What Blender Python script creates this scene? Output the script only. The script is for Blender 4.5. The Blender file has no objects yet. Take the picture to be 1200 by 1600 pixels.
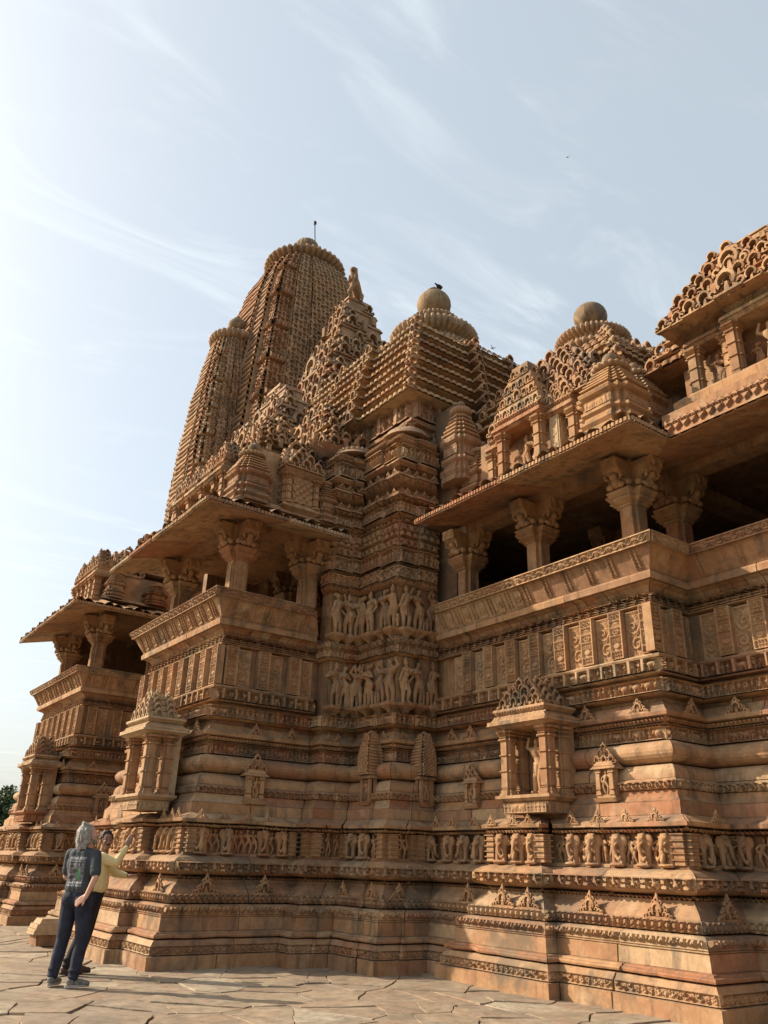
import bpy, bmesh, math, random
import numpy as np
from mathutils import Matrix, Vector
SC = bpy.context.scene
COL = SC.collection
random.seed(7)
RNG = np.random.RandomState(11)
PI = math.pi

# ------------------------------------------------------------------ camera, sky, sun, exposure
CAM_H = 1.42
cam_data = bpy.data.cameras.new('camera')
cam = bpy.data.objects.new('camera', cam_data)
COL.objects.link(cam)
SC.camera = cam
cam_data.sensor_fit = 'VERTICAL'
cam_data.sensor_height = 36.0
cam_data.sensor_width = 27.0
cam_data.lens = 1250.0 / 1600.0 * 36.0
cam_data.clip_start = 0.05
cam_data.clip_end = 4000.0
CR = Matrix(((0.80831741, -0.2584706, -0.52897629),
             (-0.58803325, -0.31020945, -0.74698527),
             (0.02898029, 0.91485684, -0.40273701)))
mw = CR.to_4x4()
mw.translation = Vector((0, 0, CAM_H))
cam.matrix_world = mw

SUN_DIR = Vector((-0.66, 0.75, 0.0)).normalized() * math.cos(math.radians(31)) + Vector((0, 0, math.sin(math.radians(31))))
sun_data = bpy.data.lights.new('sun', 'SUN')
sun_data.energy = 4.7
sun_data.angle = math.radians(0.55)
sun_data.color = (1.0, 0.87, 0.70)
sun = bpy.data.objects.new('sun', sun_data)
COL.objects.link(sun)
sun.matrix_world = SUN_DIR.to_track_quat('Z', 'Y').to_matrix().to_4x4()

world = bpy.data.worlds.new('World')
SC.world = world
world.use_nodes = True
wn, wl = world.node_tree.nodes, world.node_tree.links
wn.clear()
w_out = wn.new('ShaderNodeOutputWorld')
w_bg = wn.new('ShaderNodeBackground')
w_bg.inputs['Strength'].default_value = 0.125
sky = wn.new('ShaderNodeTexSky')
sky.sky_type = 'NISHITA'
sky.sun_disc = False
sky.sun_elevation = math.radians(31)
sky.sun_rotation = math.atan2(SUN_DIR.x, SUN_DIR.y)
sky.air_density = 1.0
sky.dust_density = 5.0
sky.ozone_density = 1.2
# thin high cloud veils mixed over the clear sky
w_tc = wn.new('ShaderNodeTexCoord')
w_sep = wn.new('ShaderNodeSeparateXYZ')
wl.new(w_tc.outputs['Generated'], w_sep.inputs[0])
w_zc = wn.new('ShaderNodeMath'); w_zc.operation = 'MAXIMUM'; w_zc.inputs[1].default_value = 0.04
wl.new(w_sep.outputs['Z'], w_zc.inputs[0])
w_dx = wn.new('ShaderNodeMath'); w_dx.operation = 'DIVIDE'
w_dy = wn.new('ShaderNodeMath'); w_dy.operation = 'DIVIDE'
wl.new(w_sep.outputs['X'], w_dx.inputs[0]); wl.new(w_zc.outputs[0], w_dx.inputs[1])
wl.new(w_sep.outputs['Y'], w_dy.inputs[0]); wl.new(w_zc.outputs[0], w_dy.inputs[1])
w_cmb = wn.new('ShaderNodeCombineXYZ')
wl.new(w_dx.outputs[0], w_cmb.inputs[0]); wl.new(w_dy.outputs[0], w_cmb.inputs[1])
w_map = wn.new('ShaderNodeMapping')
w_map.inputs['Rotation'].default_value = (0, 0, math.radians(28))
w_map.inputs['Scale'].default_value = (0.9, 2.4, 1)
wl.new(w_cmb.outputs[0], w_map.inputs[0])
w_n1 = wn.new('ShaderNodeTexNoise')
w_n1.inputs['Scale'].default_value = 2.4
w_n1.inputs['Detail'].default_value = 9
w_n1.inputs['Roughness'].default_value = 0.62
w_n1.inputs['Distortion'].default_value = 0.9
wl.new(w_map.outputs[0], w_n1.inputs['Vector'])
w_r1 = wn.new('ShaderNodeMapRange')
w_r1.inputs['From Min'].default_value = 0.47
w_r1.inputs['From Max'].default_value = 0.78
w_r1.inputs['To Max'].default_value = 0.42
wl.new(w_n1.outputs['Fac'], w_r1.inputs['Value'])
w_r1.interpolation_type = 'SMOOTHSTEP'
w_n2 = wn.new('ShaderNodeTexNoise')
w_n2.inputs['Scale'].default_value = 0.9
w_n2.inputs['Detail'].default_value = 5
wl.new(w_cmb.outputs[0], w_n2.inputs['Vector'])
w_r2 = wn.new('ShaderNodeMapRange')
w_r2.inputs['From Min'].default_value = 0.35
w_r2.inputs['From Max'].default_value = 0.65
wl.new(w_n2.outputs['Fac'], w_r2.inputs['Value'])
w_mu = wn.new('ShaderNodeMath'); w_mu.operation = 'MULTIPLY'
wl.new(w_r1.outputs[0], w_mu.inputs[0]); wl.new(w_r2.outputs[0], w_mu.inputs[1])
w_mix = wn.new('ShaderNodeMix'); w_mix.data_type = 'RGBA'
w_mix.inputs['B'].default_value = (5.9, 6.5, 6.55, 1)
w_ad = wn.new('ShaderNodeMath'); w_ad.operation = 'ADD'; w_ad.inputs[1].default_value = 0.40   # even high haze
wl.new(w_mu.outputs[0], w_ad.inputs[0])
wl.new(w_ad.outputs[0], w_mix.inputs['Factor'])
wl.new(sky.outputs['Color'], w_mix.inputs['A'])
wl.new(w_mix.outputs['Result'], w_bg.inputs['Color'])
wl.new(w_bg.outputs[0], w_out.inputs[0])

SC.render.engine = 'CYCLES'
SC.view_settings.view_transform = 'Standard'
SC.view_settings.look = 'None'
SC.view_settings.exposure = 0.57
SC.view_settings.gamma = 1.0
SC.view_settings.use_curve_mapping = False
SC.render.resolution_x = 768
SC.render.resolution_y = 1024

# ------------------------------------------------------------------ materials
def new_mat(name):
    m = bpy.data.materials.new(name)
    m.use_nodes = True
    n, l = m.node_tree.nodes, m.node_tree.links
    n.clear()
    o = n.new('ShaderNodeOutputMaterial')
    b = n.new('ShaderNodeBsdfPrincipled')
    l.new(b.outputs[0], o.inputs[0])
    return m, n, l, b

def ramp(n, stops, interp='LINEAR'):
    r = n.new('ShaderNodeValToRGB')
    r.color_ramp.interpolation = interp
    e = r.color_ramp.elements
    while len(e) > 1: e.remove(e[-1])
    e[0].position = stops[0][0]; e[0].color = (*stops[0][1], 1)
    for p, c in stops[1:]:
        k = e.new(p); k.color = (*c, 1)
    return r

def noise(n, l, vec, scale, detail=6, rough=0.6, dist=0.0):
    t = n.new('ShaderNodeTexNoise')
    t.inputs['Scale'].default_value = scale
    t.inputs['Detail'].default_value = detail
    t.inputs['Roughness'].default_value = rough
    t.inputs['Distortion'].default_value = dist
    l.new(vec, t.inputs['Vector'])
    return t

def mixc(n, l, fac, a, b, mode='MIX'):
    m = n.new('ShaderNodeMix'); m.data_type = 'RGBA'; m.blend_type = mode
    for s, v in (('Factor', fac), ('A', a), ('B', b)):
        if isinstance(v, (int, float)): m.inputs[s].default_value = v
        elif isinstance(v, tuple): m.inputs[s].default_value = (*v, 1)
        else: l.new(v, m.inputs[s])
    return m.outputs['Result']

def mrange(n, l, v, a, b, c=0.0, d=1.0):
    m = n.new('ShaderNodeMapRange')
    for s, x in (('From Min', a), ('From Max', b), ('To Min', c), ('To Max', d)): m.inputs[s].default_value = x
    l.new(v, m.inputs['Value'])
    return m.outputs[0]

def mathn(n, l, op, a, b=None):
    m = n.new('ShaderNodeMath'); m.operation = op
    for i, v in enumerate((a, b)):
        if v is None: continue
        if isinstance(v, (int, float)): m.inputs[i].default_value = v
        else: l.new(v, m.inputs[i])
    return m.outputs[0]

def stone_mat(name, tints, dark=0.5, lichen=0.25, bump=0.35, rough=0.9, grime=(0.055, 0.042, 0.032)):
    m, n, l, b = new_mat(name)
    geo = n.new('ShaderNodeNewGeometry')
    pos = geo.outputs['Position']
    oi = n.new('ShaderNodeObjectInfo')
    k = len(tints)
    base = ramp(n, [(i / k, t) for i, t in enumerate(tints)], 'CONSTANT')
    l.new(oi.outputs['Random'], base.inputs[0])
    c = base.outputs[0]
    # per block lightness drift
    nz = noise(n, l, pos, 0.9, 4, 0.6)
    c = mixc(n, l, mrange(n, l, nz.outputs['Fac'], 0.35, 0.7, 0, 0.4), c, (0.44, 0.27, 0.15))
    # mineral banding and mottling
    n2 = noise(n, l, pos, 7.0, 8, 0.7, 0.6)
    c = mixc(n, l, mrange(n, l, n2.outputs['Fac'], 0.3, 0.72, 0.0, 0.85), c, (0.56, 0.50, 0.44), 'MULTIPLY')
    n5 = noise(n, l, pos, 2.6, 6, 0.6, 0.3)
    c = mixc(n, l, mrange(n, l, n5.outputs['Fac'], 0.56, 0.72, 0.0, 0.45), c, (0.36, 0.15, 0.085))
    c = mixc(n, l, mrange(n, l, n5.outputs['Fac'], 0.44, 0.30, 0.0, 0.35), c, (0.56, 0.43, 0.27))
    # run-off streaks and grime patches
    mp = n.new('ShaderNodeMapping')
    mp.inputs['Scale'].default_value = (3.2, 3.2, 0.32)
    l.new(pos, mp.inputs[0])
    n3 = noise(n, l, mp.outputs[0], 1.7, 8, 0.66, 0.2)
    n4 = noise(n, l, pos, 0.55, 3, 0.5)
    st = mathn(n, l, 'MULTIPLY', mrange(n, l, n3.outputs['Fac'], 0.50, 0.68), mrange(n, l, n4.outputs['Fac'], 0.33, 0.52))
    c = mixc(n, l, mathn(n, l, 'MULTIPLY', st, dark), c, grime)
    n8 = noise(n, l, pos, 1.25, 7, 0.68, 0.4)
    c = mixc(n, l, mathn(n, l, 'MULTIPLY', mrange(n, l, n8.outputs['Fac'], 0.52, 0.63), dark * .9), c, (0.13, 0.105, 0.075))
    c = mixc(n, l, mrange(n, l, n8.outputs['Fac'], 0.40, 0.30, 0.0, 0.30), c, (0.36, 0.32, 0.24))
    # dark lichen crust on faces that look up, patchy
    sp = n.new('ShaderNodeSeparateXYZ'); l.new(geo.outputs['Normal'], sp.inputs[0])
    up = mrange(n, l, sp.outputs['Z'], 0.3, 0.85)
    n6 = noise(n, l, pos, 3.1, 7, 0.7)
    li = mathn(n, l, 'MULTIPLY', up, mrange(n, l, n6.outputs['Fac'], 0.34, 0.56))
    c = mixc(n, l, mathn(n, l, 'MULTIPLY', li, lichen), c, (0.16, 0.135, 0.10))
    # pits
    n7 = noise(n, l, pos, 55.0, 3, 0.6)
    c = mixc(n, l, mrange(n, l, n7.outputs['Fac'], 0.62, 0.72, 0.0, 0.35), c, (0.16, 0.09, 0.05))
    l.new(c, b.inputs['Base Color'])
    b.inputs['Roughness'].default_value = rough
    b.inputs['Specular IOR Level'].default_value = 0.2
    h = mathn(n, l, 'ADD', mathn(n, l, 'MULTIPLY', noise(n, l, pos, 38.0, 6, 0.7).outputs['Fac'], 0.4),
              mathn(n, l, 'MULTIPLY', n2.outputs['Fac'], 0.9))
    bp = n.new('ShaderNodeBump')
    bp.inputs['Strength'].default_value = bump
    bp.inputs['Distance'].default_value = 0.02
    l.new(h, bp.inputs['Height'])
    l.new(bp.outputs[0], b.inputs['Normal'])
    return m

TAN = [(0.439, 0.257, 0.132), (0.480, 0.298, 0.161), (0.376, 0.201, 0.103), (0.449, 0.273, 0.147), (0.386, 0.175, 0.088),
       (0.459, 0.262, 0.128), (0.501, 0.345, 0.201), (0.418, 0.242, 0.128), (0.345, 0.190, 0.108), (0.470, 0.283, 0.152)]
STONE = stone_mat('sandstone_block', TAN, dark=0.75, bump=.45)
STONE_C = stone_mat('sandstone_carving', TAN[:4] + TAN[5:6] + TAN[7:8], dark=0.55, bump=0.25)
STONE_U = stone_mat('sandstone_weathered', [(0.42, 0.26, 0.15), (0.45, 0.285, 0.17), (0.40, 0.215, 0.12), (0.44, 0.30, 0.185), (0.38, 0.23, 0.14)], dark=0.6, lichen=0.5)
STONE_R = stone_mat('sandstone_red', [(0.40, 0.185, 0.10), (0.43, 0.22, 0.125)], dark=0.5, lichen=0.4)
STONE_Y = stone_mat('sandstone_new_pale', [(0.50, 0.37, 0.22), (0.47, 0.33, 0.20)], dark=0.2, lichen=0.1)
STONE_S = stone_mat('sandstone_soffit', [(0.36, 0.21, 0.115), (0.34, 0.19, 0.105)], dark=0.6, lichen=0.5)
STONE_F = stone_mat('sandstone_finial', [(0.34, 0.235, 0.135), (0.31, 0.22, 0.13)], dark=.95, lichen=1.0, bump=.6)
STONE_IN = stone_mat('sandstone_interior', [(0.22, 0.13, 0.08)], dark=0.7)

# ------------------------------------------------------------------ mesh helpers
class MB:
    """collects grids and faces, then links one mesh object"""
    def __init__(self): self.v = []; self.n = 0; self.loops = []; self.tot = []; self.sm = []
    def add(self, verts, faces, smooth=False):
        verts = np.asarray(verts, dtype=np.float64).reshape(-1, 3)
        self.v.append(verts)
        if isinstance(faces, np.ndarray):
            self.loops.append((faces + self.n).ravel()); self.tot.append(np.full(len(faces), faces.shape[1]))
            self.sm.append(np.full(len(faces), smooth))
        else:
            for f in faces:
                self.loops.append(np.array(f) + self.n); self.tot.append(np.array([len(f)])); self.sm.append(np.array([smooth]))
        self.n += len(verts)
    def grid(self, P, smooth=False, wrap=False):
        a, b = P.shape[:2]
        idx = np.arange(a * b).reshape(a, b)
        if wrap: idx = np.vstack([idx, idx[:1]])
        q = np.stack([idx[:-1, :-1], idx[1:, :-1], idx[1:, 1:], idx[:-1, 1:]], -1).reshape(-1, 4)
        self.add(P.reshape(-1, 3), q, smooth)
    def box(self, a, b):
        x0, y0, z0 = a; x1, y1, z1 = b
        V = [(x0,y0,z0),(x1,y0,z0),(x1,y1,z0),(x0,y1,z0),(x0,y0,z1),(x1,y0,z1),(x1,y1,z1),(x0,y1,z1)]
        self.add(V, np.array([(0,3,2,1),(4,5,6,7),(0,1,5,4),(1,2,6,5),(2,3,7,6),(3,0,4,7)]))
    def frust(self, c, w0, w1, z0, z1, d0=None, d1=None):
        d0 = w0 if d0 is None else d0; d1 = w1 if d1 is None else d1
        V = [(c[0]-w0/2,c[1]-d0/2,z0),(c[0]+w0/2,c[1]-d0/2,z0),(c[0]+w0/2,c[1]+d0/2,z0),(c[0]-w0/2,c[1]+d0/2,z0),
             (c[0]-w1/2,c[1]-d1/2,z1),(c[0]+w1/2,c[1]-d1/2,z1),(c[0]+w1/2,c[1]+d1/2,z1),(c[0]-w1/2,c[1]+d1/2,z1)]
        self.add(V, np.array([(0,3,2,1),(4,5,6,7),(0,1,5,4),(1,2,6,5),(2,3,7,6),(3,0,4,7)]))
    def stack(self, plan, prof, smooth=False):
        """plan: function(inset)-> Nx2 closed outline ; prof: list (inset, z)"""
        P = np.array([[(x, y, z) for x, y in plan(o)] for o, z in prof])
        self.grid(np.transpose(P, (1, 0, 2)), smooth, wrap=True)
        k = len(P[0])
        self.add(P[-1], [tuple(range(k))]); self.add(P[0], [tuple(range(k))[::-1]])
    def lathe(self, prof, c=(0, 0), n=24, ribs=0, amp=0.0, smooth=True, pw=1.0):
        m = n if not ribs else ribs * 4
        th = np.linspace(0, 2 * PI, m, endpoint=False)
        P = np.zeros((m, len(prof), 3))
        for j, (r, z) in enumerate(prof):
            rr = r * (1 - amp * (1 - np.abs(np.cos(th * ribs / 2)) ** pw)) if ribs else np.full(m, r)
            P[:, j, 0] = c[0] + rr * np.cos(th); P[:, j, 1] = c[1] + rr * np.sin(th); P[:, j, 2] = z
        self.grid(P, smooth, wrap=True)
        self.add(P[:, -1], [tuple(range(m))]); self.add(P[:, 0], [tuple(range(m))[::-1]])
    def tube(self, p0, p1, r0, r1=None, n=8):
        r1 = r0 if r1 is None else r1
        p0 = Vector(p0); p1 = Vector(p1); d = (p1 - p0).normalized()
        a = d.orthogonal().normalized(); b = d.cross(a)
        V = [p0 + (a*math.cos(t)+b*math.sin(t))*r0 for t in np.linspace(0, 2*PI, n, endpoint=False)] + \
            [p1 + (a*math.cos(t)+b*math.sin(t))*r1 for t in np.linspace(0, 2*PI, n, endpoint=False)]
        self.add([tuple(v) for v in V], [(i, (i+1) % n, n+(i+1) % n, n+i) for i in range(n)] + [tuple(range(n))[::-1], tuple(range(n, 2*n))], True)
    def join(self, other, M=None):
        V = np.concatenate(other.v) if other.v else np.zeros((0, 3))
        if M is not None:
            A = np.array(M); V = V @ A[:3, :3].T + A[:3, 3]
        self.v.append(V)
        self.loops += [q + self.n for q in other.loops]; self.tot += other.tot; self.sm += other.sm
        self.n += len(V)
    def mesh(self, name, mat, origin=None):
        V = np.concatenate(self.v)
        if origin is None: origin = ((V.min(0) + V.max(0)) / 2)
        V = V - np.array(origin)
        L = np.concatenate(self.loops).astype(np.int32); T = np.concatenate(self.tot).astype(np.int32)
        S = np.concatenate([[0], np.cumsum(T)[:-1]]).astype(np.int32)
        me = bpy.data.meshes.new(name)
        me.vertices.add(len(V)); me.vertices.foreach_set('co', V.ravel())
        me.loops.add(len(L)); me.loops.foreach_set('vertex_index', L)
        me.polygons.add(len(T)); me.polygons.foreach_set('loop_start', S)
        me.polygons.foreach_set('use_smooth', np.concatenate(self.sm).astype(bool))
        me.update(calc_edges=True)
        me.materials.append(mat)
        return me, origin
    def build(self, name, mat, parent=None, origin=None, M=None, **kw):
        me, org = self.mesh(name, mat, origin)
        T = Matrix.Translation(Vector(org))
        return link(name, me, T if M is None else M @ T, parent, **kw)

WM = {}
def link(name, me, M, parent=None, **kw):
    o = bpy.data.objects.new(name, me)
    COL.objects.link(o)
    WM[o.name] = M.copy()
    if parent is not None:
        o.parent = parent
        o.matrix_parent_inverse = WM[parent.name].inverted()
    o.matrix_basis = M
    for k, v in kw.items(): o[k] = v
    return o

def thing(name, label, cat, loc=(0, 0, 0), group=None, rz=0):
    M = Matrix.Translation(Vector(loc)) @ Matrix.Rotation(rz, 4, 'Z')
    o = link(name, None, M, None, label=label, category=cat)
    if group: o['group'] = group
    return o

def vnoise(P, s=1.0, seed=0):
    """smooth value noise -1..1 at points P (...,3)"""
    Q = np.asarray(P) * s + seed * 17.13
    I = np.floor(Q).astype(np.int64); F = Q - I; F = F * F * (3 - 2 * F)
    def hsh(i, j, k):
        n = (i * 374761393 + j * 668265263 + k * 2147483647 + 1274126177) & 0x7fffffff
        n = ((n ^ (n >> 13)) * 1274126177) & 0x7fffffff
        return ((n ^ (n >> 16)) & 0xffff) / 32767.5 - 1
    r = 0
    for a in (0, 1):
        for b in (0, 1):
            for c in (0, 1):
                w = (F[..., 0] if a else 1 - F[..., 0]) * (F[..., 1] if b else 1 - F[..., 1]) * (F[..., 2] if c else 1 - F[..., 2])
                r = r + w * hsh(I[..., 0] + a, I[..., 1] + b, I[..., 2] + c)
    return r

# ------------------------------------------------------------------ carved relief patterns, h(u, v, H) -> 0..1  (u, v in metres)
def hsh1(i, k=0):
    n = (np.asarray(i).astype(np.int64) * 374761393 + k * 668265263 + 12345) & 0x7fffffff
    n = ((n ^ (n >> 13)) * 1274126177) & 0x7fffffff
    return ((n ^ (n >> 16)) & 0xffff) / 65535.0
def sst(x, a, b):
    m = (a + b) / 2; a, b = m + (a - m) * .55, m + (b - m) * .55
    t = np.clip((x - a) / (b - a), 0, 1); return t * t * (3 - 2 * t)
def frame(v, H, w=0.08):
    return np.maximum(1 - sst(v / H, w, w + .05), sst(v / H, 1 - w - .05, 1 - w))
def f_scroll(u, v, H):
    p = H * 1.7; y = v / H - .5
    c = .22 * np.sin(2 * PI * u / p)
    r = 1 - sst(np.abs(y - c), .05, .13)
    k = np.round(u / p * 2 - .5); uc = (k + .5) / 2 * p; s = np.where(np.mod(k, 2) == 0, -1, 1)
    d = np.hypot((u - uc) / H, y - s * .13)
    r = np.maximum(r, 1 - sst(np.abs(d - .2), .03, .09)); r = np.maximum(r, 1 - sst(d, .06, .12))
    return np.maximum(r * .9, frame(v, H, .06))
def f_lotus(u, v, H):
    p = H * .82; x = np.mod(u / p, 1) - .5; y = v / H
    d = np.hypot(x / .46, (y - .52) / .52)
    r = 1 - sst(d, .8, 1.02)
    r = r * (1 - .75 * (1 - sst(np.abs(d - .58), .06, .16)))
    return r
def f_gad(u, v, H):
    p = .135; x = np.mod(u / p, 1) - .5; y = v / H
    d = np.hypot(x / .43, np.maximum(0, .38 - y) / .38)
    r = 1 - sst(d, .75, 1.0)
    g = 1 - sst(np.abs(x - .22 + .25 * y), .02, .09)
    g = g * sst(y, .1, .3)
    cur = 1 - sst(np.abs(np.hypot(x + .02, (y - .3) * 1.0) - .2), .02, .07)
    return np.clip(r - .8 * g - .7 * cur * (y < .42), 0, 1) * (1 - sst(y, .85, 1.0))
def f_teeth(u, v, H):
    p = H * 1.1; x = np.abs(np.mod(u / p, 1) - .5) * 2; y = v / H
    return 1 - sst(x * .9 + (1 - y) * .9, .75, .95)
def f_beads(u, v, H):
    p = H * 1.0; x = np.mod(u / p, 1) - .5; y = v / H - .5
    return np.sqrt(np.clip(1 - (x * x + y * y) / .2, 0, 1))
def f_loops(u, v, H):
    p = H * 1.15; x = np.mod(u / p, 1) - .5; y = v / H
    d = np.hypot(x / .4, (y - .45) / .42)
    r = 1 - sst(np.abs(d - .75), .12, .3); r = np.maximum(r, 1 - sst(d, .15, .35))
    s = 1 - sst(np.abs(y - .9), .05, .1)
    return np.maximum(r, s)
def f_swag(u, v, H):
    p = H * 2.1; x = np.mod(u / p, 1); y = v / H
    r = np.zeros_like(u)
    for cx, w in ((.12, .05), (.22, .05), (.32, .05)):
        r = np.maximum(r, 1 - sst(np.hypot((x - cx) / w, (y - .62) / .3), .6, 1))
    r = np.maximum(r, 1 - sst(np.hypot((x - .22) / .2, (y - .2) / .24), .65, .95))
    for cx in (.55, .89):
        r = np.maximum(r, 1 - sst(np.abs(np.hypot((x - cx) / .12, (y - .35) / .33) - .7), .12, .3))
    r = np.maximum(r, 1 - sst(np.hypot((x - .72) / .09, (y - .55) / .42), .6, 1))
    r = np.maximum(r, (1 - sst(np.abs(y - .93), .04, .09)))
    return r
def f_figs(u, v, H, per=1.05, seed=0):
    p = H * per; x0 = u / p; k = np.floor(x0); x = x0 - k - .5; y = v / H
    a = hsh1(k, 1 + seed); b = hsh1(k, 2 + seed)
    r = np.zeros_like(u)
    def ell(cx, cy, rx, ry):
        return np.sqrt(np.clip(1 - ((x - cx) / rx) ** 2 - ((y - cy) / ry) ** 2, 0, 1))
    # elephant like body
    e = np.maximum.reduce([ell(-.05, .52, .34, .26), ell(.3, .6, .15, .2), ell(.4, .36, .06, .26), ell(-.28, .22, .07, .24), ell(.0, .2, .07, .24), ell(.16, .22, .06, .22)])
    # two small people
    s = (b - .5) * .12
    g = np.maximum.reduce([ell(-.25 + s, .55, .1, .26), ell(-.25 + s, .84, .07, .1), ell(-.33, .2, .05, .26), ell(-.18, .2, .05, .26), ell(-.12, .6, .16, .05),
                           ell(.22 - s, .5, .11, .26), ell(.2 - s, .8, .07, .1), ell(.14, .18, .05, .26), ell(.32, .2, .05, .26), ell(.38, .62, .12, .05)])
    r = np.where(a < .35, e, g)
    return np.maximum(r, frame(v, H, .05))
def f_gana(u, v, H):
    p = H * 1.35; x0 = u / p; k = np.floor(x0); x = x0 - k; y = v / H
    pil = (np.abs(x - .12) < .1 + .05 * (np.mod(y * 5, 1) > .6)) * 1.0
    f = f_figs(u - .25 * p, v, H, 1.35, 5) * (x > .25)
    dia = (1 - sst(np.abs(x - .38) / .08 + np.abs(y - .5) / .35, .8, 1)) * (hsh1(k, 9) > .45)
    return np.maximum(np.maximum(pil, f * .85), dia)
def f_mesh(u, v, H, pw=.34, ph=.26):
    r = v / ph; k = np.floor(r); y = r - k
    x = np.mod(u / pw + .5 * np.mod(k, 2), 1) - .5
    d = np.hypot(x / .5, (y - .42) / .6)
    ring = 1 - sst(np.abs(d - .68), .14, .28)
    dot = 1 - sst(d, .12, .25)
    line = 1 - sst(np.abs(y - .97), .05, .12)
    return np.maximum(np.maximum(ring, dot * .7), line)
def f_slat(u, v, H, ph=.22):
    y = np.mod(v / ph, 1)
    return sst(y, .08, .2) * (1 - sst(y, .62, .8))
def f_slatmesh(u, v, H):
    y = np.mod(v / .2, 1); x = np.mod(u / .16 + .5 * np.mod(np.floor(v / .2), 2), 1) - .5
    s = sst(y, .1, .22) * (1 - sst(y, .75, .9))
    return s * (1 - .8 * (1 - sst(np.hypot(x / .3, (y - .45) / .25), .7, 1)))
def f_bumps(u, v, H):
    p = .17; x = np.mod(u / p, 1) - .5
    return np.sqrt(np.clip(1 - (x / .5) ** 2, 0, 1))
def f_grid(u, v, H):
    x = np.mod(u / .075, 1); y = np.mod(v / .075, 1); k = np.mod(np.floor(u / .075) + np.floor(v / .075), 2)
    return np.where(k > .5, 1.0, 0.0)
def f_diam(u, v, H):
    p = .22; x = np.abs(np.mod(u / p, 1) - .5) * 2; y = v / H
    return np.maximum(1 - sst(np.abs(x + np.abs(y - .5) * 2 - 1), .12, .28), frame(v, H, .08))
def spiral(u, v, cx, cy, R, turns, dirn, w):
    dx, dy = u - cx, (v - cy) * dirn
    r = np.hypot(dx, dy) + 1e-6; t = np.arctan2(dy, dx) / (2 * PI)
    ph = np.mod(r / R * turns - t, 1)
    return (1 - sst(np.abs(ph - .5), w, w + .14)) * (r < R)
def f_spanel(u, v, H, W=.28, flip=1):
    x = u / W; y = v / H
    if flip < 0: x = 1 - x
    a = spiral(x * W, v, W * .40, H * .66, W * .42, 1.55, 1, .13)
    b = spiral(x * W, v, W * .60, H * .27, W * .42, 1.55, -1, .13)
    # S stems
    xs = .5 + .34 * np.sin((y - .47) * PI * 2.0)
    st = (1 - sst(np.abs(np.mod((x - xs) * W / .03, 1) - .5), .2, .36)) * (np.abs(x - xs) * W < .05)
    r = np.maximum.reduce([a, b, st])
    n = .5 + .5 * np.sin(x * 22) * np.sin(y * 40)
    r = np.maximum(r, n * .5 * (np.hypot(x - .40, (y - .66) * H / W) > .42) * (np.hypot(x - .6, (y - .27) * H / W) > .42))
    edge = np.minimum(np.minimum(x, 1 - x) * W, np.minimum(y, 1 - y) * H)
    return np.where(edge < .018, 1.0, r * .9)
def f_ppanel(u, v, H, W=.24):
    x = u / W; y = v / H
    r = np.zeros_like(u)
    cell = lambda y0, y1: (y > y0) & (y < y1)
    r = np.where(cell(.84, .98), 1 - sst(np.abs(np.hypot((np.abs(x - .5) - .2) / .18, (y - .91) / .05) - .7), .1, .3), r)
    r = np.where(cell(.68, .82), (np.mod(y * 34, 1) > .45) * (np.abs(x - .5) < .1 + (.82 - y) * 2.2), r)
    r = np.where(cell(.5, .66), np.maximum(1 - sst(np.abs(np.hypot((x - .5) / .3, (y - .58) / .06) - .7), .1, .3), 1 - sst(np.hypot((x - .5) / .3, (y - .58) / .06), .1, .3)), r)
    pot = np.maximum(1 - sst(np.hypot((x - .5) / .3, (y - .28) / .07), .7, 1), (np.abs(np.mod(x * 6, 1) - .5) < .22) * cell(.34, .45) * (np.abs(x - .5) < .34))
    r = np.where(cell(.18, .48), pot, r)
    r = np.where(cell(.03, .16), np.sqrt(np.clip(1 - ((np.mod(x * 5, 1) - .5) ** 2 + (np.mod(y * 18, 1) - .5) ** 2) / .16, 0, 1)), r)
    edge = np.minimum(x, 1 - x) * W
    fr = (edge < .022) | (np.abs(y - .83) < .012) | (np.abs(y - .67) < .012) | (np.abs(y - .49) < .012) | (np.abs(y - .17) < .012) | (y < .02) | (y > .985)
    return np.where(fr, 1.0, r * .85)
def f_niche_panel(u, v, H, W=.28):
    x = u / W; y = v / H
    r = spiral(u, v, W * .5, H * .45, W * .36, 1.4, 1, .14)
    return np.where((x < .1) | (x > .9) | (y < .05) | (y > .95), 1.0, r)

def relief(mb, origin, du, dv, nrm, W, H, fn, depth, res=.014, smooth=True, rim=0.0):
    """rectangular relief: origin corner, unit vectors, returns grid with skirt"""
    nu = max(2, int(W / res)); nv = max(2, int(H / res))
    u = np.linspace(0, W, nu + 1); v = np.linspace(0, H, nv + 1)
    U, Vv = np.meshgrid(u, v, indexing='ij')
    h = fn(U, Vv, H) * depth
    P = np.array(origin) + U[..., None] * np.array(du) + Vv[..., None] * np.array(dv) + h[..., None] * np.array(nrm)
    mb.grid(P, smooth)
    if rim:
        for E in (P[0], P[-1], P[:, 0], P[:, -1]):
            B = E - np.array(nrm) * rim
            # flat back line so the panel has real thickness
            mb.grid(np.stack([E, B], 1), False)
# ------------------------------------------------------------------ swept stone courses
RELIEF_GAIN = 2.0
class Run:
    """a stepped wall line; inward is to the right of travel"""
    def __init__(self, pts):
        self.V = [np.array(p, float) for p in pts]
        self.d = []; self.n = []; self.L = []
        for a, b in zip(self.V[:-1], self.V[1:]):
            v = b - a; L = np.linalg.norm(v); d = v / L
            self.d.append(d); self.n.append(np.array([d[1], -d[0]])); self.L.append(L)
    def shift(self, i):
        """d(u)/d(o) at both ends of edge i (mitre)"""
        s = self.n[i-1] @ self.d[i] if i > 0 else 0.0
        e = self.n[i+1] @ self.d[i] if i < len(self.d) - 1 else 0.0
        return s, e

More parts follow.
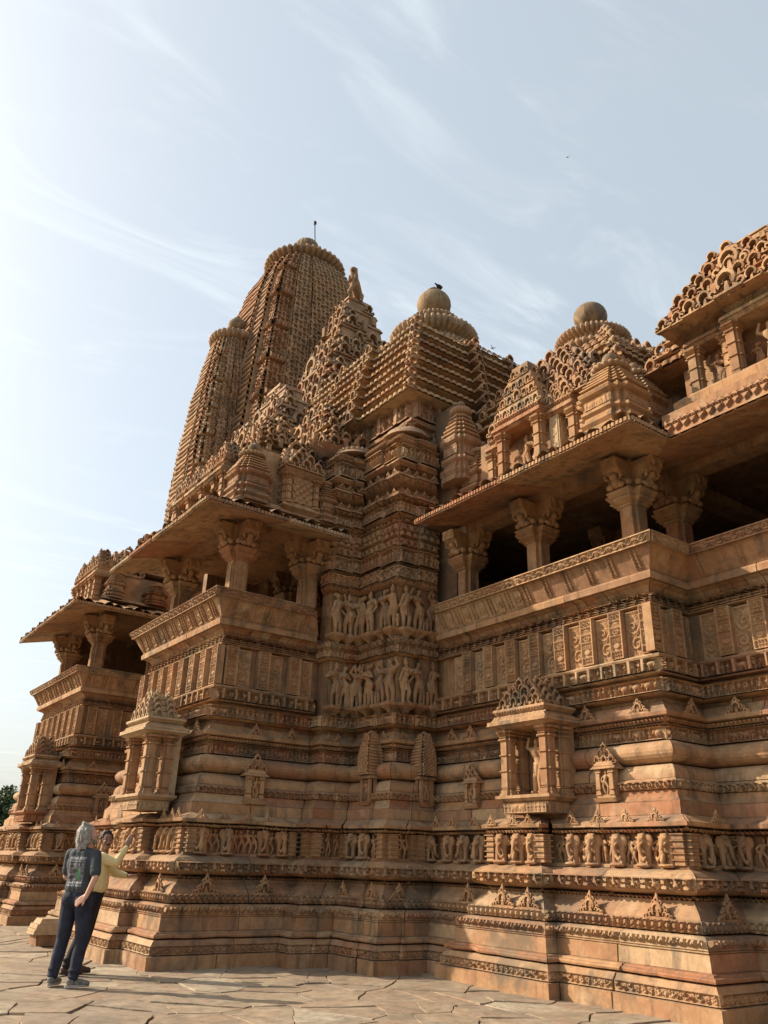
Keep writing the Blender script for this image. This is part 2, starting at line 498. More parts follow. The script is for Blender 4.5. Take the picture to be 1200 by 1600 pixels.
def sweep_piece(mb, run, i, pts, ua, ub, relief_at=None, back=.28, amp=.004, chip=0.0, jit=0.0, u_abs=True, rs=1.0, plain=.16):
    d, n, L = run.d[i], run.n[i], run.L[i]
    s0, e0 = run.shift(i)
    om = max(p[0] for p in pts)
    full = [(om + back, pts[0][1])] + list(pts) + [(om + back, pts[-1][1])]
    V0 = run.V[i]
    def U0(o): return ua if ua is not None else s0 * o
    def U1(o): return ub if ub is not None else L + e0 * o
    caps = []
    for k in range(len(full) - 1):
        (oa, za), (ob, zb) = full[k], full[k+1]
        ln = math.hypot(ob - oa, zb - za)
        if ln < 1e-6: continue
        R = relief_at.get(k - 1) if relief_at else None
        length = max(U1(oa) - U0(oa), U1(ob) - U0(ob))
        if length <= .004: continue
        if R:
            fn, depth, res = R[0], R[1] * RELIEF_GAIN, R[2] * rs
            nu = max(2, int(length / res)); nv = max(3, int(ln / res))
        else:
            nu = max(1, int(length / plain)); nv = 1
            if k == 0 or k == len(full) - 2: nu = 1
        t = np.linspace(0, 1, nu + 1)[:, None]; s = np.linspace(0, 1, nv + 1)[None, :]
        o = oa + (ob - oa) * s; z = za + (zb - za) * s
        ulo = (ua + 0 * o if ua is not None else s0 * o); uhi = (ub + 0 * o if ub is not None else L + e0 * o)
        u = ulo + (uhi - ulo) * t
        o = o + 0 * t; z = z + 0 * t
        if R:
            h = fn(u + i * .37, (s * ln) + 0 * t, ln) * depth
            lim = min(.06, length * .12)
            h = h * sst(t, 0, .03) * sst(1 - t, 0, .03)
            o = o + (-(zb - za) / ln) * h; z = z + ((ob - oa) / ln) * h
        P = np.zeros(u.shape + (3,))
        P[..., :2] = V0 + u[..., None] * d + (o + jit)[..., None] * n
        P[..., 2] = z
        if amp and 0 < k < len(full) - 2:
            w = vnoise(P, 3.1, 1) * amp + vnoise(P, 9.0, 2) * amp * .6
            if chip:
                c = np.clip(vnoise(P, 2.3, 4) * .6 + vnoise(P, 6.0, 5) * .4 - .12, 0, 1) * chip
                w = w + c
                P[..., 2] += c * .25
            P[..., :2] += w[..., None] * n
        mb.grid(P, smooth=False)
        caps.append((oa, za))
    caps.append(full[-1])
    for end in (ua, ub):
        if end is not None:
            C = [(*(V0 + end * d + (o + jit) * n), z) for o, z in caps]
            mb.add(C, [tuple(range(len(C)))])

def build_course(run, course, parent, mat, seed=0, skip=(), only=None, block=1.05, rs=1.0, nm=None, zoff=0.0):
    """cuts a course into single blocks with open joints"""
    rng = np.random.RandomState(seed)
    pts = [(o, z + zoff) for o, z in course['pts']]
    omin = min(p[0] for p in pts); omax = max(p[0] for p in pts)
    for i in range(len(run.d)):
        if i in skip or (only is not None and i not in only): continue
        s0, e0 = run.shift(i)
        lo = max(s0 * omin, s0 * (omax + .28)) ; hi = min(run.L[i] + e0 * omin, run.L[i] + e0 * (omax + .28))
        span = hi - lo
        cuts = []
        if span > .9:
            k = max(1, int(round(span / (block * rng.uniform(.85, 1.2)))))
            base = np.linspace(lo, hi, k + 1)
            cuts = [c + rng.uniform(-.16, .16) * span / k for c in base[1:-1]]
            if span > 1.3 and k > 1: pass
        ends = [None] + cuts + [None]
        for a, b in zip(ends[:-1], ends[1:]):
            mb = MB()
            g = .006
            m = mat
            if mat is STONE:
                q = rng.rand()
                m = STONE_R if q < .035 else (STONE_Y if q < .055 else STONE)
            sweep_piece(mb, run, i, pts, None if a is None else a + g, None if b is None else b - g,
                        course.get('rel'), amp=course.get('amp', .004), chip=course.get('chip', 0), jit=rng.uniform(-.009, .009), rs=rs,
                        plain=course.get('plain', .16), back=course.get('back', .2))
            if mb.n: mb.build(nm or course['name'], m, parent)

def arc(cx, cz, rx, rz, a0, a1, n):
    return [(cx - rx * math.cos(t), cz + rz * math.sin(t)) for t in np.linspace(math.radians(a0), math.radians(a1), n)]

f_rep = lambda f, **k: (lambda u, v, H: f(u, v, H, **k))
COURSES = [
 dict(name='plinth_block', pts=[(0, -.25), (0, .163), (.05, .168)], chip=.02, plain=.12, back=.3),
 dict(name='scroll_band_block', pts=[(.06, .172), (.05, .182), (.05, .285), (.065, .292), (.11, .352), (.17, .358)], rel={1: (f_scroll, .012, .011)}, chip=.012, plain=.12, back=.3),
 dict(name='torus_lip_block', pts=[(.17, .362), (.10, .378), (.095, .40), (.105, .42), (.14, .43), (.15, .448), (.20, .456)], chip=.075, plain=.07, back=.2),
 dict(name='upright_block', pts=[(.205, .460), (.218, .635)], chip=.01, back=.2),
 dict(name='tongue_band_block', pts=[(.222, .638), (.212, .645), (.212, .655), (.232, .657), (.232, .666), (.214, .668), (.214, .678), (.222, .685), (.245, .765), (.285, .792), (.335, .80)], rel={7: (f_gad, .03, .012)}, back=.2),
 dict(name='lotus_band_block', pts=[(.38, .812), (.335, .816), (.345, .935), (.37, .943), (.38, .95), (.40, .99), (.46, 1.04), (.53, 1.09), (.56, 1.132)], rel={1: (f_lotus, .022, .011)}, back=.25),
 dict(name='toothed_undercut_block', pts=[(.62, 1.136), (.60, 1.14), (.56, 1.185)], rel={1: (f_teeth, .02, .012)}),
 dict(name='mask_band_block', pts=[(.56, 1.189), (.43, 1.215), (.405, 1.235), (.405, 1.375), (.415, 1.39), (.48, 1.43), (.57, 1.462)], rel={2: (f_swag, .032, .0115)}, back=.3),
 dict(name='frieze_back_block', pts=[(.60, 1.466), (.60, 1.505), (.70, 1.51), (.70, 1.86), (.64, 1.866)], chip=.01, back=.2),
 dict(name='drip_eave_block', pts=[(.66, 1.87), (.56, 1.885), (.52, 1.93), (.46, 1.94), (.455, 1.985), (.50, 2.00), (.60, 2.05), (.67, 2.082)], rel={1: (f_teeth, .02, .012)}, chip=.085, plain=.06, back=.2),
 dict(name='wall_block', pts=[(.685, 2.086), (.69, 2.245)], chip=.012, back=.2),
 dict(name='cavetto_block', pts=[(.70, 2.249), (.73, 2.275), (.765, 2.32), (.775, 2.383), (.80, 2.386)], chip=.012, back=.2),
 dict(name='loop_band_block', pts=[(.80, 2.39), (.765, 2.395), (.76, 2.50), (.79, 2.525)], rel={1: (f_loops, .022, .0105)}, back=.2),
 dict(name='half_round_block', pts=[(.79, 2.529)] + [(.79, 2.57), (.80, 2.62), (.825, 2.665), (.87, 2.70), (.93, 2.715)], chip=.01, back=.2),
 dict(name='roll_moulding_block', pts=[(1.04, 2.72)] + arc(.98, 2.865, .215, .145, -88, 88, 11) + [(1.04, 3.012)], amp=.003, plain=.2, back=.12),
 dict(name='procession_band_block', pts=[(1.03, 3.016), (1.0, 3.03), (1.005, 3.20), (1.02, 3.21)], rel={1: (f_rep(f_figs, per=.95), .03, .0105)}, back=.15),
 dict(name='ribbed_cornice_block', pts=[(1.02, 3.214), (.99, 3.218), (.955, 3.25), (.945, 3.26), (.915, 3.31), (.86, 3.325), (.85, 3.37), (.88, 3.39), (.94, 3.44), (.985, 3.52), (1.03, 3.525)], rel={1: (f_teeth, .016, .011), 3: (f_teeth, .016, .011)}, back=.15),
 dict(name='plain_fillet_block', pts=[(1.04, 3.528), (1.035, 3.585)], back=.15),
 dict(name='figure_band_block', pts=[(1.05, 3.588), (.90, 3.605), (.865, 3.625), (.862, 3.80), (.88, 3.815), (.99, 3.83)], rel={2: (f_rep(f_figs, per=1.1, seed=40), .035, .0105)}, back=.2),
]
BALC = [
 dict(name='plain_fillet_block', pts=[(1.08, 3.834), (1.07, 3.89)], back=.12),
 dict(name='imp_band_block', pts=[(1.06, 3.893), (.95, 3.90), (.93, 3.92), (.945, 3.93), (.985, 3.935), (.985, 4.11), (.94, 4.12), (.925, 4.15), (.94, 4.17), (1.08, 4.178)], rel={4: (f_gana, .055, .0115)}, back=.15),
 dict(name='panel_back_block', pts=[(1.12, 4.18), (1.13, 4.90)], back=.12, block=1.4),
 dict(name='little_roof_block', pts=[(1.10, 4.903), (1.03, 4.915), (1.03, 4.93), (1.065, 4.945), (1.04, 4.95), (1.04, 4.97), (1.075, 4.985), (1.05, 4.99), (1.05, 5.01), (1.085, 5.025), (1.07, 5.03), (1.09, 5.085)], rel={2: (f_bumps, .03, .013), 5: (f_bumps, .03, .013), 8: (f_bumps, .035, .013), 10: (f_figs, .03, .012)}, back=.12),
 dict(name='curved_corbel_block', pts=[(1.09, 5.09), (1.08, 5.12), (1.03, 5.18), (.94, 5.215)], block=.22, back=.12, plain=.5),
 dict(name='seat_slab', pts=[(.96, 5.22), (.895, 5.225), (.885, 5.31), (.90, 5.32), (.91, 5.345), (.96, 5.35)], chip=.01, back=.2),
]
PARA = dict(name='seat_back_slab', pts=[(.92, 5.353), (.75, 5.655), (.725, 5.66)], back=.1)
RAIL = dict(name='seat_back_rail', pts=[(.74, 5.663), (.705, 5.668), (.645, 5.79), (.655, 5.812), (.90, 5.815)], rel={1: (f_scroll, .012, .011)}, back=.05)

# plan of the walls at ground level (metres, x across the temple, y along it)
ALL = Run([(9.2, 1.2), (9.2, 5.58), (8.32, 5.58), (8.32, 10.32), (7.85, 10.32), (7.85, 10.38), (7.42, 10.38), (7.42, 10.82), (7.36, 10.82), (7.36, 11.5),
           (7.1, 11.5), (7.1, 11.56), (6.72, 11.56), (6.72, 11.92), (4.72, 11.92), (4.72, 17.55), (7.3, 17.55), (7.3, 20.18), (4.78, 20.18), (4.78, 26.2), (7.3, 26.2), (7.3, 28.5)])
# edges: 0 porch wall, 1 return, 2 right balcony wall, 3..8 main pier, 9..12 small pier, 13 left balcony return, 14 left balcony wall, 15 hidden, 16 hidden, 17 far return, 18 far balcony wall, 19.. hidden
# lower courses bulge out under the niches
LOW = Run([(9.2, 1.2), (9.2, 5.58), (8.32, 5.58), (8.32, 7.75), (8.12, 7.75), (8.12, 9.9), (8.32, 9.9), (8.32, 10.32), (7.85, 10.32), (7.85, 10.38), (7.42, 10.38), (7.42, 10.82), (7.36, 10.82), (7.36, 11.5),
           (7.1, 11.5), (7.1, 11.56), (6.72, 11.56), (6.72, 11.92), (4.72, 11.92), (4.72, 13.0), (4.50, 13.0), (4.50, 15.3), (4.72, 15.3), (4.72, 17.55), (7.3, 17.55), (7.3, 20.18), (4.78, 20.18), (4.78, 21.3), (4.56, 21.3), (4.56, 23.7), (4.78, 23.7), (4.78, 26.2), (7.3, 26.2), (7.3, 28.5)])

temple = thing('stone_temple', 'large carved sandstone temple with curved spire, balconies and moulded base', 'temple', (12.0, 15.0, 0))

HID_ALL = (15, 16, 19, 20)
HID_LOW = (23, 24, 31, 32)
for ci, c in enumerate(COURSES):
    lo = c['pts'][-1][1] < 2.09
    run = LOW if lo else ALL
    build_course(run, c, temple, STONE if 'rel' not in c else STONE, seed=100 + ci, skip=HID_LOW if lo else HID_ALL, rs=1.15, block=c.get('block', .95))
# balconies above the string course
for ci, c in enumerate(BALC):
    build_course(ALL, c, temple, STONE, seed=300 + ci, only=(0, 1, 2, 13, 14, 17, 18) if c['name'] != 'curved_corbel_block' else (0, 1, 2, 13, 14), rs=1.1, block=c.get('block', 1.2))
c = BALC[4]
build_course(ALL, dict(c, block=2.0), temple, STONE, seed=340, only=(17, 18), block=2.0)

# hidden cores that close the wall behind the blocks
def core(name, run, prof, mat, skip=()):
    mb = MB()
    for i in range(len(run.d)):
        if i in skip: continue
        sweep_piece(mb, run, i, prof, None, None, back=.25, amp=0, plain=9)
    mb.build(name, mat, temple)
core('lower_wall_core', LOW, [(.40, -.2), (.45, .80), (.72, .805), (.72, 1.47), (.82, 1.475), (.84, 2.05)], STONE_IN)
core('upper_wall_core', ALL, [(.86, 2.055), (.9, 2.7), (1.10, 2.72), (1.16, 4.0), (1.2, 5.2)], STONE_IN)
# ------------------------------------------------------------------ corner piers above the string course
PIER = [
 dict(name='pier_wall_block', pts=[(1.10, 3.834), (1.10, 4.88)], amp=.006, back=.2),
 dict(name='pier_band_block', pts=[(1.06, 4.885), (.99, 4.92), (.98, 5.07), (1.0, 5.08), (.985, 5.10), (.975, 5.20), (1.06, 5.225)], rel={1: (f_rep(f_figs, per=1.1, seed=3), .03, .011), 4: (f_loops, .02, .011)}),
 dict(name='pier_wall_block', pts=[(1.10, 5.23), (1.10, 6.215)], amp=.006),
 dict(name='pier_cornice_block', pts=[(1.08, 6.22), (1.0, 6.25), (.95, 6.31), (.94, 6.33), (.935, 6.54), (.98, 6.56), (1.06, 6.60)], rel={1: (f_teeth, .02, .011), 3: (f_diam, .02, .012)}),
 dict(name='pier_niche_block', pts=[(1.06, 6.605), (1.0, 6.63), (1.0, 6.64), (1.0, 6.93), (.97, 6.95), (1.04, 6.97)], rel={2: (f_rep(f_figs, per=.8, seed=21), .04, .012)}),
 dict(name='pier_spirelet_block', pts=[(1.06, 6.975), (1.07, 7.30), (1.12, 7.58)], rel={0: (f_slatmesh, .04, .014), 1: (f_slatmesh, .04, .014)}),
 dict(name='pier_upper_band_block', pts=[(1.16, 7.585), (.98, 7.66), (.97, 7.86), (1.0, 7.895)], rel={1: (f_rep(f_figs, per=.9, seed=31), .03, .012)}),
 dict(name='pier_rib_cornice_block', pts=[(1.06, 7.90), (1.0, 7.93), (.89, 7.99), (.88, 8.03), (1.03, 8.11), (1.14, 8.12)], rel={1: (f_teeth, .02, .012)}),
 dict(name='pier_upper_band_block', pts=[(1.15, 8.125), (1.14, 8.29)], rel={0: (f_figs, .03, .013)}),
 dict(name='pier_rib_cornice_block', pts=[(1.12, 8.295), (1.02, 8.33), (.88, 8.42), (.87, 8.46), (1.02, 8.55), (1.14, 8.60)], rel={1: (f_teeth, .02, .012)}),
 dict(name='pier_rib_cornice_block', pts=[(1.14, 8.605), (1.0, 8.68), (.90, 8.74), (.90, 8.77), (.98, 8.82)], rel={0: (f_teeth, .02, .012)}),
 dict(name='pier_lattice_block', pts=[(1.0, 8.825), (1.0, 9.16), (1.02, 9.17)], rel={0: (f_rep(f_figs, per=.55, seed=13), .05, .0125)}),
]
PIER_ROOF = [dict(name='pier_roof_slab', pts=[(o + .12, z), (o + .02, z + .03), (o, z + .04), (o + .01, z + .06), (o + .12, z + .082)], rel={2: (f_beads, .012, .014)}) for o, z in ((.86, 9.175), (.92, 9.26), (1.01, 9.345), (1.11, 9.43), (1.22, 9.515))]
for ci, c in enumerate(PIER + PIER_ROOF):
    build_course(ALL, c, temple, STONE if ci < 3 else STONE_U if ci % 3 == 0 else STONE, seed=500 + ci, only=(3, 4, 5, 6, 7, 8), rs=1.15)
SMALL = [dict(c, pts=[(o, z - (0 if z < 6.7 else (z - 6.7) * .075)) for o, z in c['pts']]) for c in PIER + PIER_ROOF[:]]
for ci, c in enumerate(SMALL):
    build_course(ALL, c, temple, STONE if ci < 4 else STONE_U, seed=600 + ci, only=(9, 10, 11, 12), rs=1.25)
mb = MB(); mb.box((8.75, 11.7, 5), (9.5, 12.4, 9.5)); mb.box((8.2, 12.75, 5), (9.3, 13.4, 9.3)); mb.box((9.5, 10.95, 5.35), (9.9, 12.3, 10.3)); mb.build('pier_core', STONE_IN, temple)
core('pier_wall_core', ALL, [(1.2, 3.8), (1.24, 9.3)], STONE_IN, skip=(0, 1, 2, 13, 14, 15, 16, 17, 18, 19, 20))
def amalaka(name, c, r, z, h, ribs, mat, parent, ball=0.0, neck=True, finial=True):
    mb = MB()
    if neck: mb.lathe([(r * .66, z - h * .5), (r * .62, z)], c, n=28)
    mb.lathe([(r * .70, z), (r * .93, z + h * .15), (r, z + h * .45), (r * .95, z + h * .75), (r * .72, z + h)], c, ribs=ribs, amp=.13, pw=.8)
    o = mb.build(name, mat, parent)
    if ball:
        mb = MB()
        zb = z + h
        mb.lathe([(ball * .75, zb), (ball * 1.0, zb + ball * .10), (ball * .72, zb + ball * .22), (ball * .62, zb + ball * .32)], c, ribs=max(14, ribs // 2), amp=.08)
        b = [(ball * math.cos(t), zb + ball * 1.15 + ball * .92 * math.sin(t)) for t in np.linspace(-1.15, 1.3, 12)]
        mb.lathe(b, c, n=28)
        if finial: mb.lathe([(ball * .34, zb + ball * 2.02), (ball * .46, zb + ball * 2.12), (ball * .2, zb + ball * 2.3), (ball * .1, zb + ball * 2.45)], c, n=12)
        mb.build('round_finial', STONE_F, parent)
    return o
amalaka('ribbed_disc', (8.93, 11.87), .38, 9.62, .2, 22, STONE_U, temple)
amalaka('ribbed_disc', (8.35, 12.95), .42, 9.42, .14, 22, STONE_U, temple)
mb = MB(); mb.lathe([(.5, 9.58), (.42, 9.72), (.2, 9.78)], (8.93, 11.87)); mb.lathe([(.5, 9.36), (.4, 9.46)], (8.35, 12.95)); mb.build('disc_seat', STONE_U, temple)

# ------------------------------------------------------------------ balconies: carved panels, leaning seat backs, columns, sloping eaves
def panel_mesh(kind, k):
    mb = MB()
    if kind == 'scroll':
        W, H, D = .275, .665, .035
        relief(mb, (0, 0, 0), (0, 1, 0), (0, 0, 1), (-1, 0, 0), W, H, f_rep(f_spanel, W=W, flip=1 if k % 2 else -1), .032, res=.0085, rim=.06)
    elif kind == 'pilaster':
        W, H = .225, .685
        relief(mb, (0, 0, 0), (0, 1, 0), (0, 0, 1), (-1, 0, 0), W, H, f_rep(f_ppanel, W=W), .035, res=.0085, rim=.14)
    return mb.mesh(kind + '_panel', STONE_C, origin=(0, 0, 0))[0]
PM = {('scroll', 0): panel_mesh('scroll', 0), ('scroll', 1): panel_mesh('scroll', 1), ('pilaster', 0): panel_mesh('pilaster', 0)}
def edge_frame(i, run=ALL):
    """matrix: local +y along travel, local -x outward"""
    d, n = run.d[i], run.n[i]
    return Matrix(((n[0], d[0], 0, 0), (n[1], d[1], 0, 0), (0, 0, 1, 0), (0, 0, 0, 1)))
def place(run, i, u, o, z, me, name, parent, mat=None, **kw):
    p = run.V[i] + u * run.d[i] + o * run.n[i]
    M = Matrix.Translation((p[0], p[1], z)) @ edge_frame(i, run)
    return link(name, me, M, parent, **kw)
def panels(i, u0, u1, unit=.56, first=0, flip=False):
    k = max(1, int(round((u1 - u0) / unit))); w = (u1 - u0) / k
    for j in range(k):
        u = u0 + j * w
        a, b = (.0, .25) if not flip else (.29, .0)
        o = place(ALL, i, u + a, .985, 4.195, PM[('pilaster', 0)], 'pilaster_panel', temple)
        o2 = place(ALL, i, u + b, 1.075, 4.195, PM[('scroll', 0 if i in (2, 14, 18) else 1)], 'scroll_panel', temple)
panels(2, .985, 5.3, .525)
panels(0, 2.2, 5.25, .545)
panels(1, -1.02, -.02 , .5, flip=True)
panels(14, .985, 5.0, .53)
panels(13, -.92, 1.0, .56, flip=True)
panels(18, .985, 5.4, .56)
panels(17, -.5, 1.45, .56, flip=True)

# parapet seat back and rail
def lean_strip(i, u, w=.16, plain=False):
    """pair of turned bars set in a groove on the leaning slab"""
    mb = MB()
    p0 = np.array((.905, 5.385)); p1 = np.array((.765, 5.635))
    for s in (-.037, .037):
        for q in range(5):
            a = p0 + (p1 - p0) * (q / 5 + .01); b = p0 + (p1 - p0) * ((q + 1) / 5 - .03)
            mb.tube((a[0] - .005, s, a[1]), (b[0] - .005, s, b[1]), .020, n=6)
            mb.tube((b[0] - .006, s, b[1] - .006), (b[0] - .012, s, b[1] + .006), .027, n=6)
    V = []
    for (o, z) in (p0, p1):
        for s in (-w / 2, w / 2): V.append((o + .006, s, z))
    return mb.mesh('turned_bars', STONE_C, origin=(0, 0, 0))[0]
BARS = lean_strip(0, 0)
def lean_panel():
    mb = MB()
    p0 = np.array((.898, 5.385)); p1 = np.array((.758, 5.635)); d = p1 - p0; L = np.linalg.norm(d); d = d / L
    relief(mb, (p0[0], -.085, p0[1]), (0, 1, 0), (d[0], 0, d[1]), (-d[1], 0, d[0]), .17, L, f_rep(f_niche_panel, W=.17), .018, res=.009, rim=.02)
    return mb.mesh('rosette_panel', STONE_C, origin=(0, 0, 0))[0]
ROS = lean_panel()
def parapet(i, ros=True, gap=.38, lo=None, hi=None, start=.25):
    s0, e0 = ALL.shift(i)
    a = s0 * .82 + start if lo is None else lo
    b = ALL.L[i] + e0 * .82 - .2 if hi is None else hi
    k = int((b - a) / gap)
    for j in range(k + 1):
        u = a + (b - a) * j / max(1, k)
        place(ALL, i, u, 0, 0, BARS, 'turned_bars', temple)
        if ros is True or (callable(ros) and ros(u)):
            if j < k: place(ALL, i, u + (b - a) / max(1, k) / 2, 0, 0, ROS, 'rosette_panel', temple)
for ii in ((0, 1, 2), (13, 14), (17, 18)):
    build_course(ALL, dict(PARA, amp=.002), temple, STONE, seed=400 + ii[0], only=ii, block=2.4)
    build_course(ALL, dict(RAIL, amp=.003, chip=.01), temple, STONE, seed=420 + ii[0], only=ii, block=2.2)
parapet(2, ros=lambda u: u > 2.9, gap=.42)
parapet(0, ros=False, gap=.62, lo=1.9)
parapet(13, gap=.37); parapet(14, gap=.42)
parapet(17, gap=.4); parapet(18, gap=.45)
# inner face of the seat backs and the balcony floors
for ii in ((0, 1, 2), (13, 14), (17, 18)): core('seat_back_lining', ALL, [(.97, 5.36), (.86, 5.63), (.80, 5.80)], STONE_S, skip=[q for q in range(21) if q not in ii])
mb = MB()
mb.box((9.3, 6.5, 5.22), (15.5, 11.0, 5.31)); mb.box((10.2, -1, 5.215), (15.5, 6.5, 5.305))
mb.box((5.75, 12.95, 5.22), (15.5, 16.6, 5.31)); mb.box((5.8, 21.2, 5.22), (12, 25, 5.31))
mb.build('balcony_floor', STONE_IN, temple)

def column_parts(name, x, y, carved, mat=STONE, base=5.31, arms=((-1, 0), (0, -1)), sub=True):
    col = link(name, None, Matrix.Translation((x, y, base)), temple)
    w = .33
    def plus(o, w=w):
        h = w / 2 - o; s = h * .62
        return [(x-h, y-s), (x-h, y+s), (x-s*1.0, y+s), (x-s, y+h), (x+s, y+h), (x+s, y+s), (x+h, y+s), (x+h, y-s), (x+s, y-s), (x+s, y-h), (x-s, y-h), (x-s, y-s)]
    mb = MB(); mb.stack(lambda o: plus(o), [(0, base), (0, 6.54)])
    if carved:
        for dx, dy in ((-1, 0), (0, -1)):
            W = w * .56
            if dx: relief(mb, (x - w/2 - .002, y - W/2, 5.75), (0, 1, 0), (0, 0, 1), (-1, 0, 0), W, .72, lambda u, v, H: np.where((u < .02) | (u > .165), 1, f_loops(v, u - .02, .145)), .012, res=.012)
            else: relief(mb, (x - W/2, y - w/2 - .002, 5.75), (1, 0, 0), (0, 0, 1), (0, -1, 0), W, .72, lambda u, v, H: np.where((u < .02) | (u > .165), 1, f_loops(v, u - .02, .145)), .012, res=.012)
    mb.build('column_shaft', mat, col)
    mb = MB()
    mb.stack(lambda o: plus(o), [(-.02, 6.54), (-.04, 6.56), (-.03, 6.575), (-.08, 6.60), (-.07, 6.61), (-.115, 6.64), (-.125, 6.66), (-.10, 6.67), (-.13, 6.70), (-.165, 6.74), (-.175, 6.77), (-.155, 6.785)])
    mb.build('column_capital', mat, col)
    for dx, dy in arms:
        mb = MB()
        M = Matrix.Translation((x, y, 0)) @ Matrix.Rotation(math.atan2(dy, dx) , 4, 'Z')
        b2 = MB()
        # curling bracket arm with a crouching atlant figure
        prof = [(.06, 6.79), (.20, 6.80), (.30, 6.86), (.34, 6.92), (.31, 6.97), (.38, 7.0), (.47, 7.06), (.50, 7.12)]
        hw = .15
        top = [(r, hw, z) for r, z in prof] + [(.50, hw, 7.24), (.0, hw, 7.24), (0, hw, 6.79)]
        bot = [(r, -hw, z) for r, z in prof] + [(.50, -hw, 7.24), (.0, -hw, 7.24), (0, -hw, 6.79)]
        k = len(top)
        b2.add(top + bot, [tuple(range(k)), tuple(range(k, 2 * k))[::-1]] + [(i, k + i, k + (i + 1) % k, (i + 1) % k) for i in range(k)])
        def blob(c, r, sz=1.0, n=9):
            b = MB(); b.lathe([(r * math.cos(t), r * sz * math.sin(t)) for t in np.linspace(-1.4, 1.4, n)], (0, 0), n=10)
            b2.join(b, Matrix.Translation(c))
        blob((.40, 0, 6.97), .07); blob((.34, 0, 6.885), .085, 1.1); blob((.36, .09, 6.83), .05); blob((.36, -.09, 6.83), .05)
        for s in (1, -1):
            b2.tube((.34, .08 * s, 6.93), (.42, .15 * s, 6.98), .028); b2.tube((.42, .15 * s, 6.98), (.42, .12 * s, 7.08), .025)
            blob((.28, .17 * s, 6.87), .06); b2.tube((.38, .10 * s, 6.80), (.33, .14 * s, 6.86), .035)
        b3 = MB()
        relief(b3, (.505, -.16, 7.08), (0, 1, 0), (0, 0, 1), (1, 0, 0), .32, .16, f_teeth, .03, res=.015)
        b2.join(b3)
        mb.join(b2, M)
        mb.build('bracket_figure', STONE_C if mat is STONE else mat, col)
    return col
for x, y, cv in ((9.62, 6.95, False), (9.62, 8.95, False), (9.62, 10.75, True)):
    column_parts('balcony_column', x, y, cv)
column_parts('balcony_column', 10.7, 6.9, True, arms=((-1, 0), (0, -1)))
column_parts('balcony_column', 10.6, 4.6, False)
for x, y in ((6.02, 13.2), (7.55, 13.2), (6.02, 15.9)):
    column_parts('balcony_column', x, y, True)
for x, y in ((6.05, 21.45), (7.6, 21.45), (6.05, 24.3)):
    column_parts('balcony_column', x, y, True)
for x, y in ((11.6, 8.9), (11.6, 13.0), (9.4, 15.3), (8.2, 15.0)):
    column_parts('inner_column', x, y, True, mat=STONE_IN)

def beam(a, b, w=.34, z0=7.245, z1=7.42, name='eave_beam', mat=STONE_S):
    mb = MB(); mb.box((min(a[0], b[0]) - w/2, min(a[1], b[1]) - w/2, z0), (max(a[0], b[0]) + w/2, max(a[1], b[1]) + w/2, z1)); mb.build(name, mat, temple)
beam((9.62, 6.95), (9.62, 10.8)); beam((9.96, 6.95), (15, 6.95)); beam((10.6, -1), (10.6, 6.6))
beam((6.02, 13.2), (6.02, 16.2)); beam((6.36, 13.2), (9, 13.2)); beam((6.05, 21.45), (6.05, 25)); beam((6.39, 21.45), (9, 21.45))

# sloping eaves: swept slab with drip teeth and roof ribs
EAVES = [('R', Run([(9.05, -1.0), (9.05, 5.82), (8.2, 5.82), (8.2, 10.62)]), 1.0), ('L', Run([(7.75, 12.0), (4.78, 12.0), (4.78, 17.1)]), 1.0), ('F', Run([(7.3, 19.85), (4.82, 19.85), (4.82, 25.3)]), 1.0)]
def f_ribs(u, v, H):
    x = np.mod(u / .25, 1) - .5
    return np.sqrt(np.clip(1 - (x / .48) ** 2, 0, 1)) * (.7 + .3 * np.sin(u * 9))
for nm, run, _ in EAVES:
    for i in range(len(run.d)):
        s0, e0 = run.shift(i)
        L = run.L[i]
        cuts = [c for c in np.arange(1.35, L - 1.2, 1.25)]
        ends = [None] + cuts + [None]
        steep = (nm == 'R' and i == 0)
        for a, b in zip(ends[:-1], ends[1:]):
            mb = MB()
            jz = random.uniform(-.008, .008)
            if steep:
                P = [(1.5, 7.40), (.06, 7.13), (.03, 7.10), (.0, 7.11), (.01, 7.15), (.13, 7.42), (.20, 7.43), (.18, 7.48), (.18, 7.60), (.5, 7.66)]
                rel = {2: (f_bumps, .02, .016), 4: ((lambda u, v, H: np.where(v < .12, f_teeth(u, v, .12), np.where(v < .2, f_loops(u, v - .12, .08), f_teeth(u, .3 - v, .1)))), .03, .012)}
            else:
                P = [(1.5, 7.46), (.05, 7.115), (.02, 7.09), (.0, 7.11), (.005, 7.175), (.95, 7.48), (1.4, 7.57)]
                rel = {2: (f_beads, .012, .012), 3: ((lambda u, v, H: (np.abs(np.mod(u / .07, 1) - .5) < .36) * 1.0), .012, .0105), 4: (f_ribs, .055, .024)}
            sweep_piece(mb, run, i, [(o, z + jz) for o, z in P], None if a is None else a + .003, None if b is None else b - .003, rel, back=.02, amp=.006, chip=.03, plain=.15)
            mb.build('eave_slab', STONE_C if steep else STONE, temple)
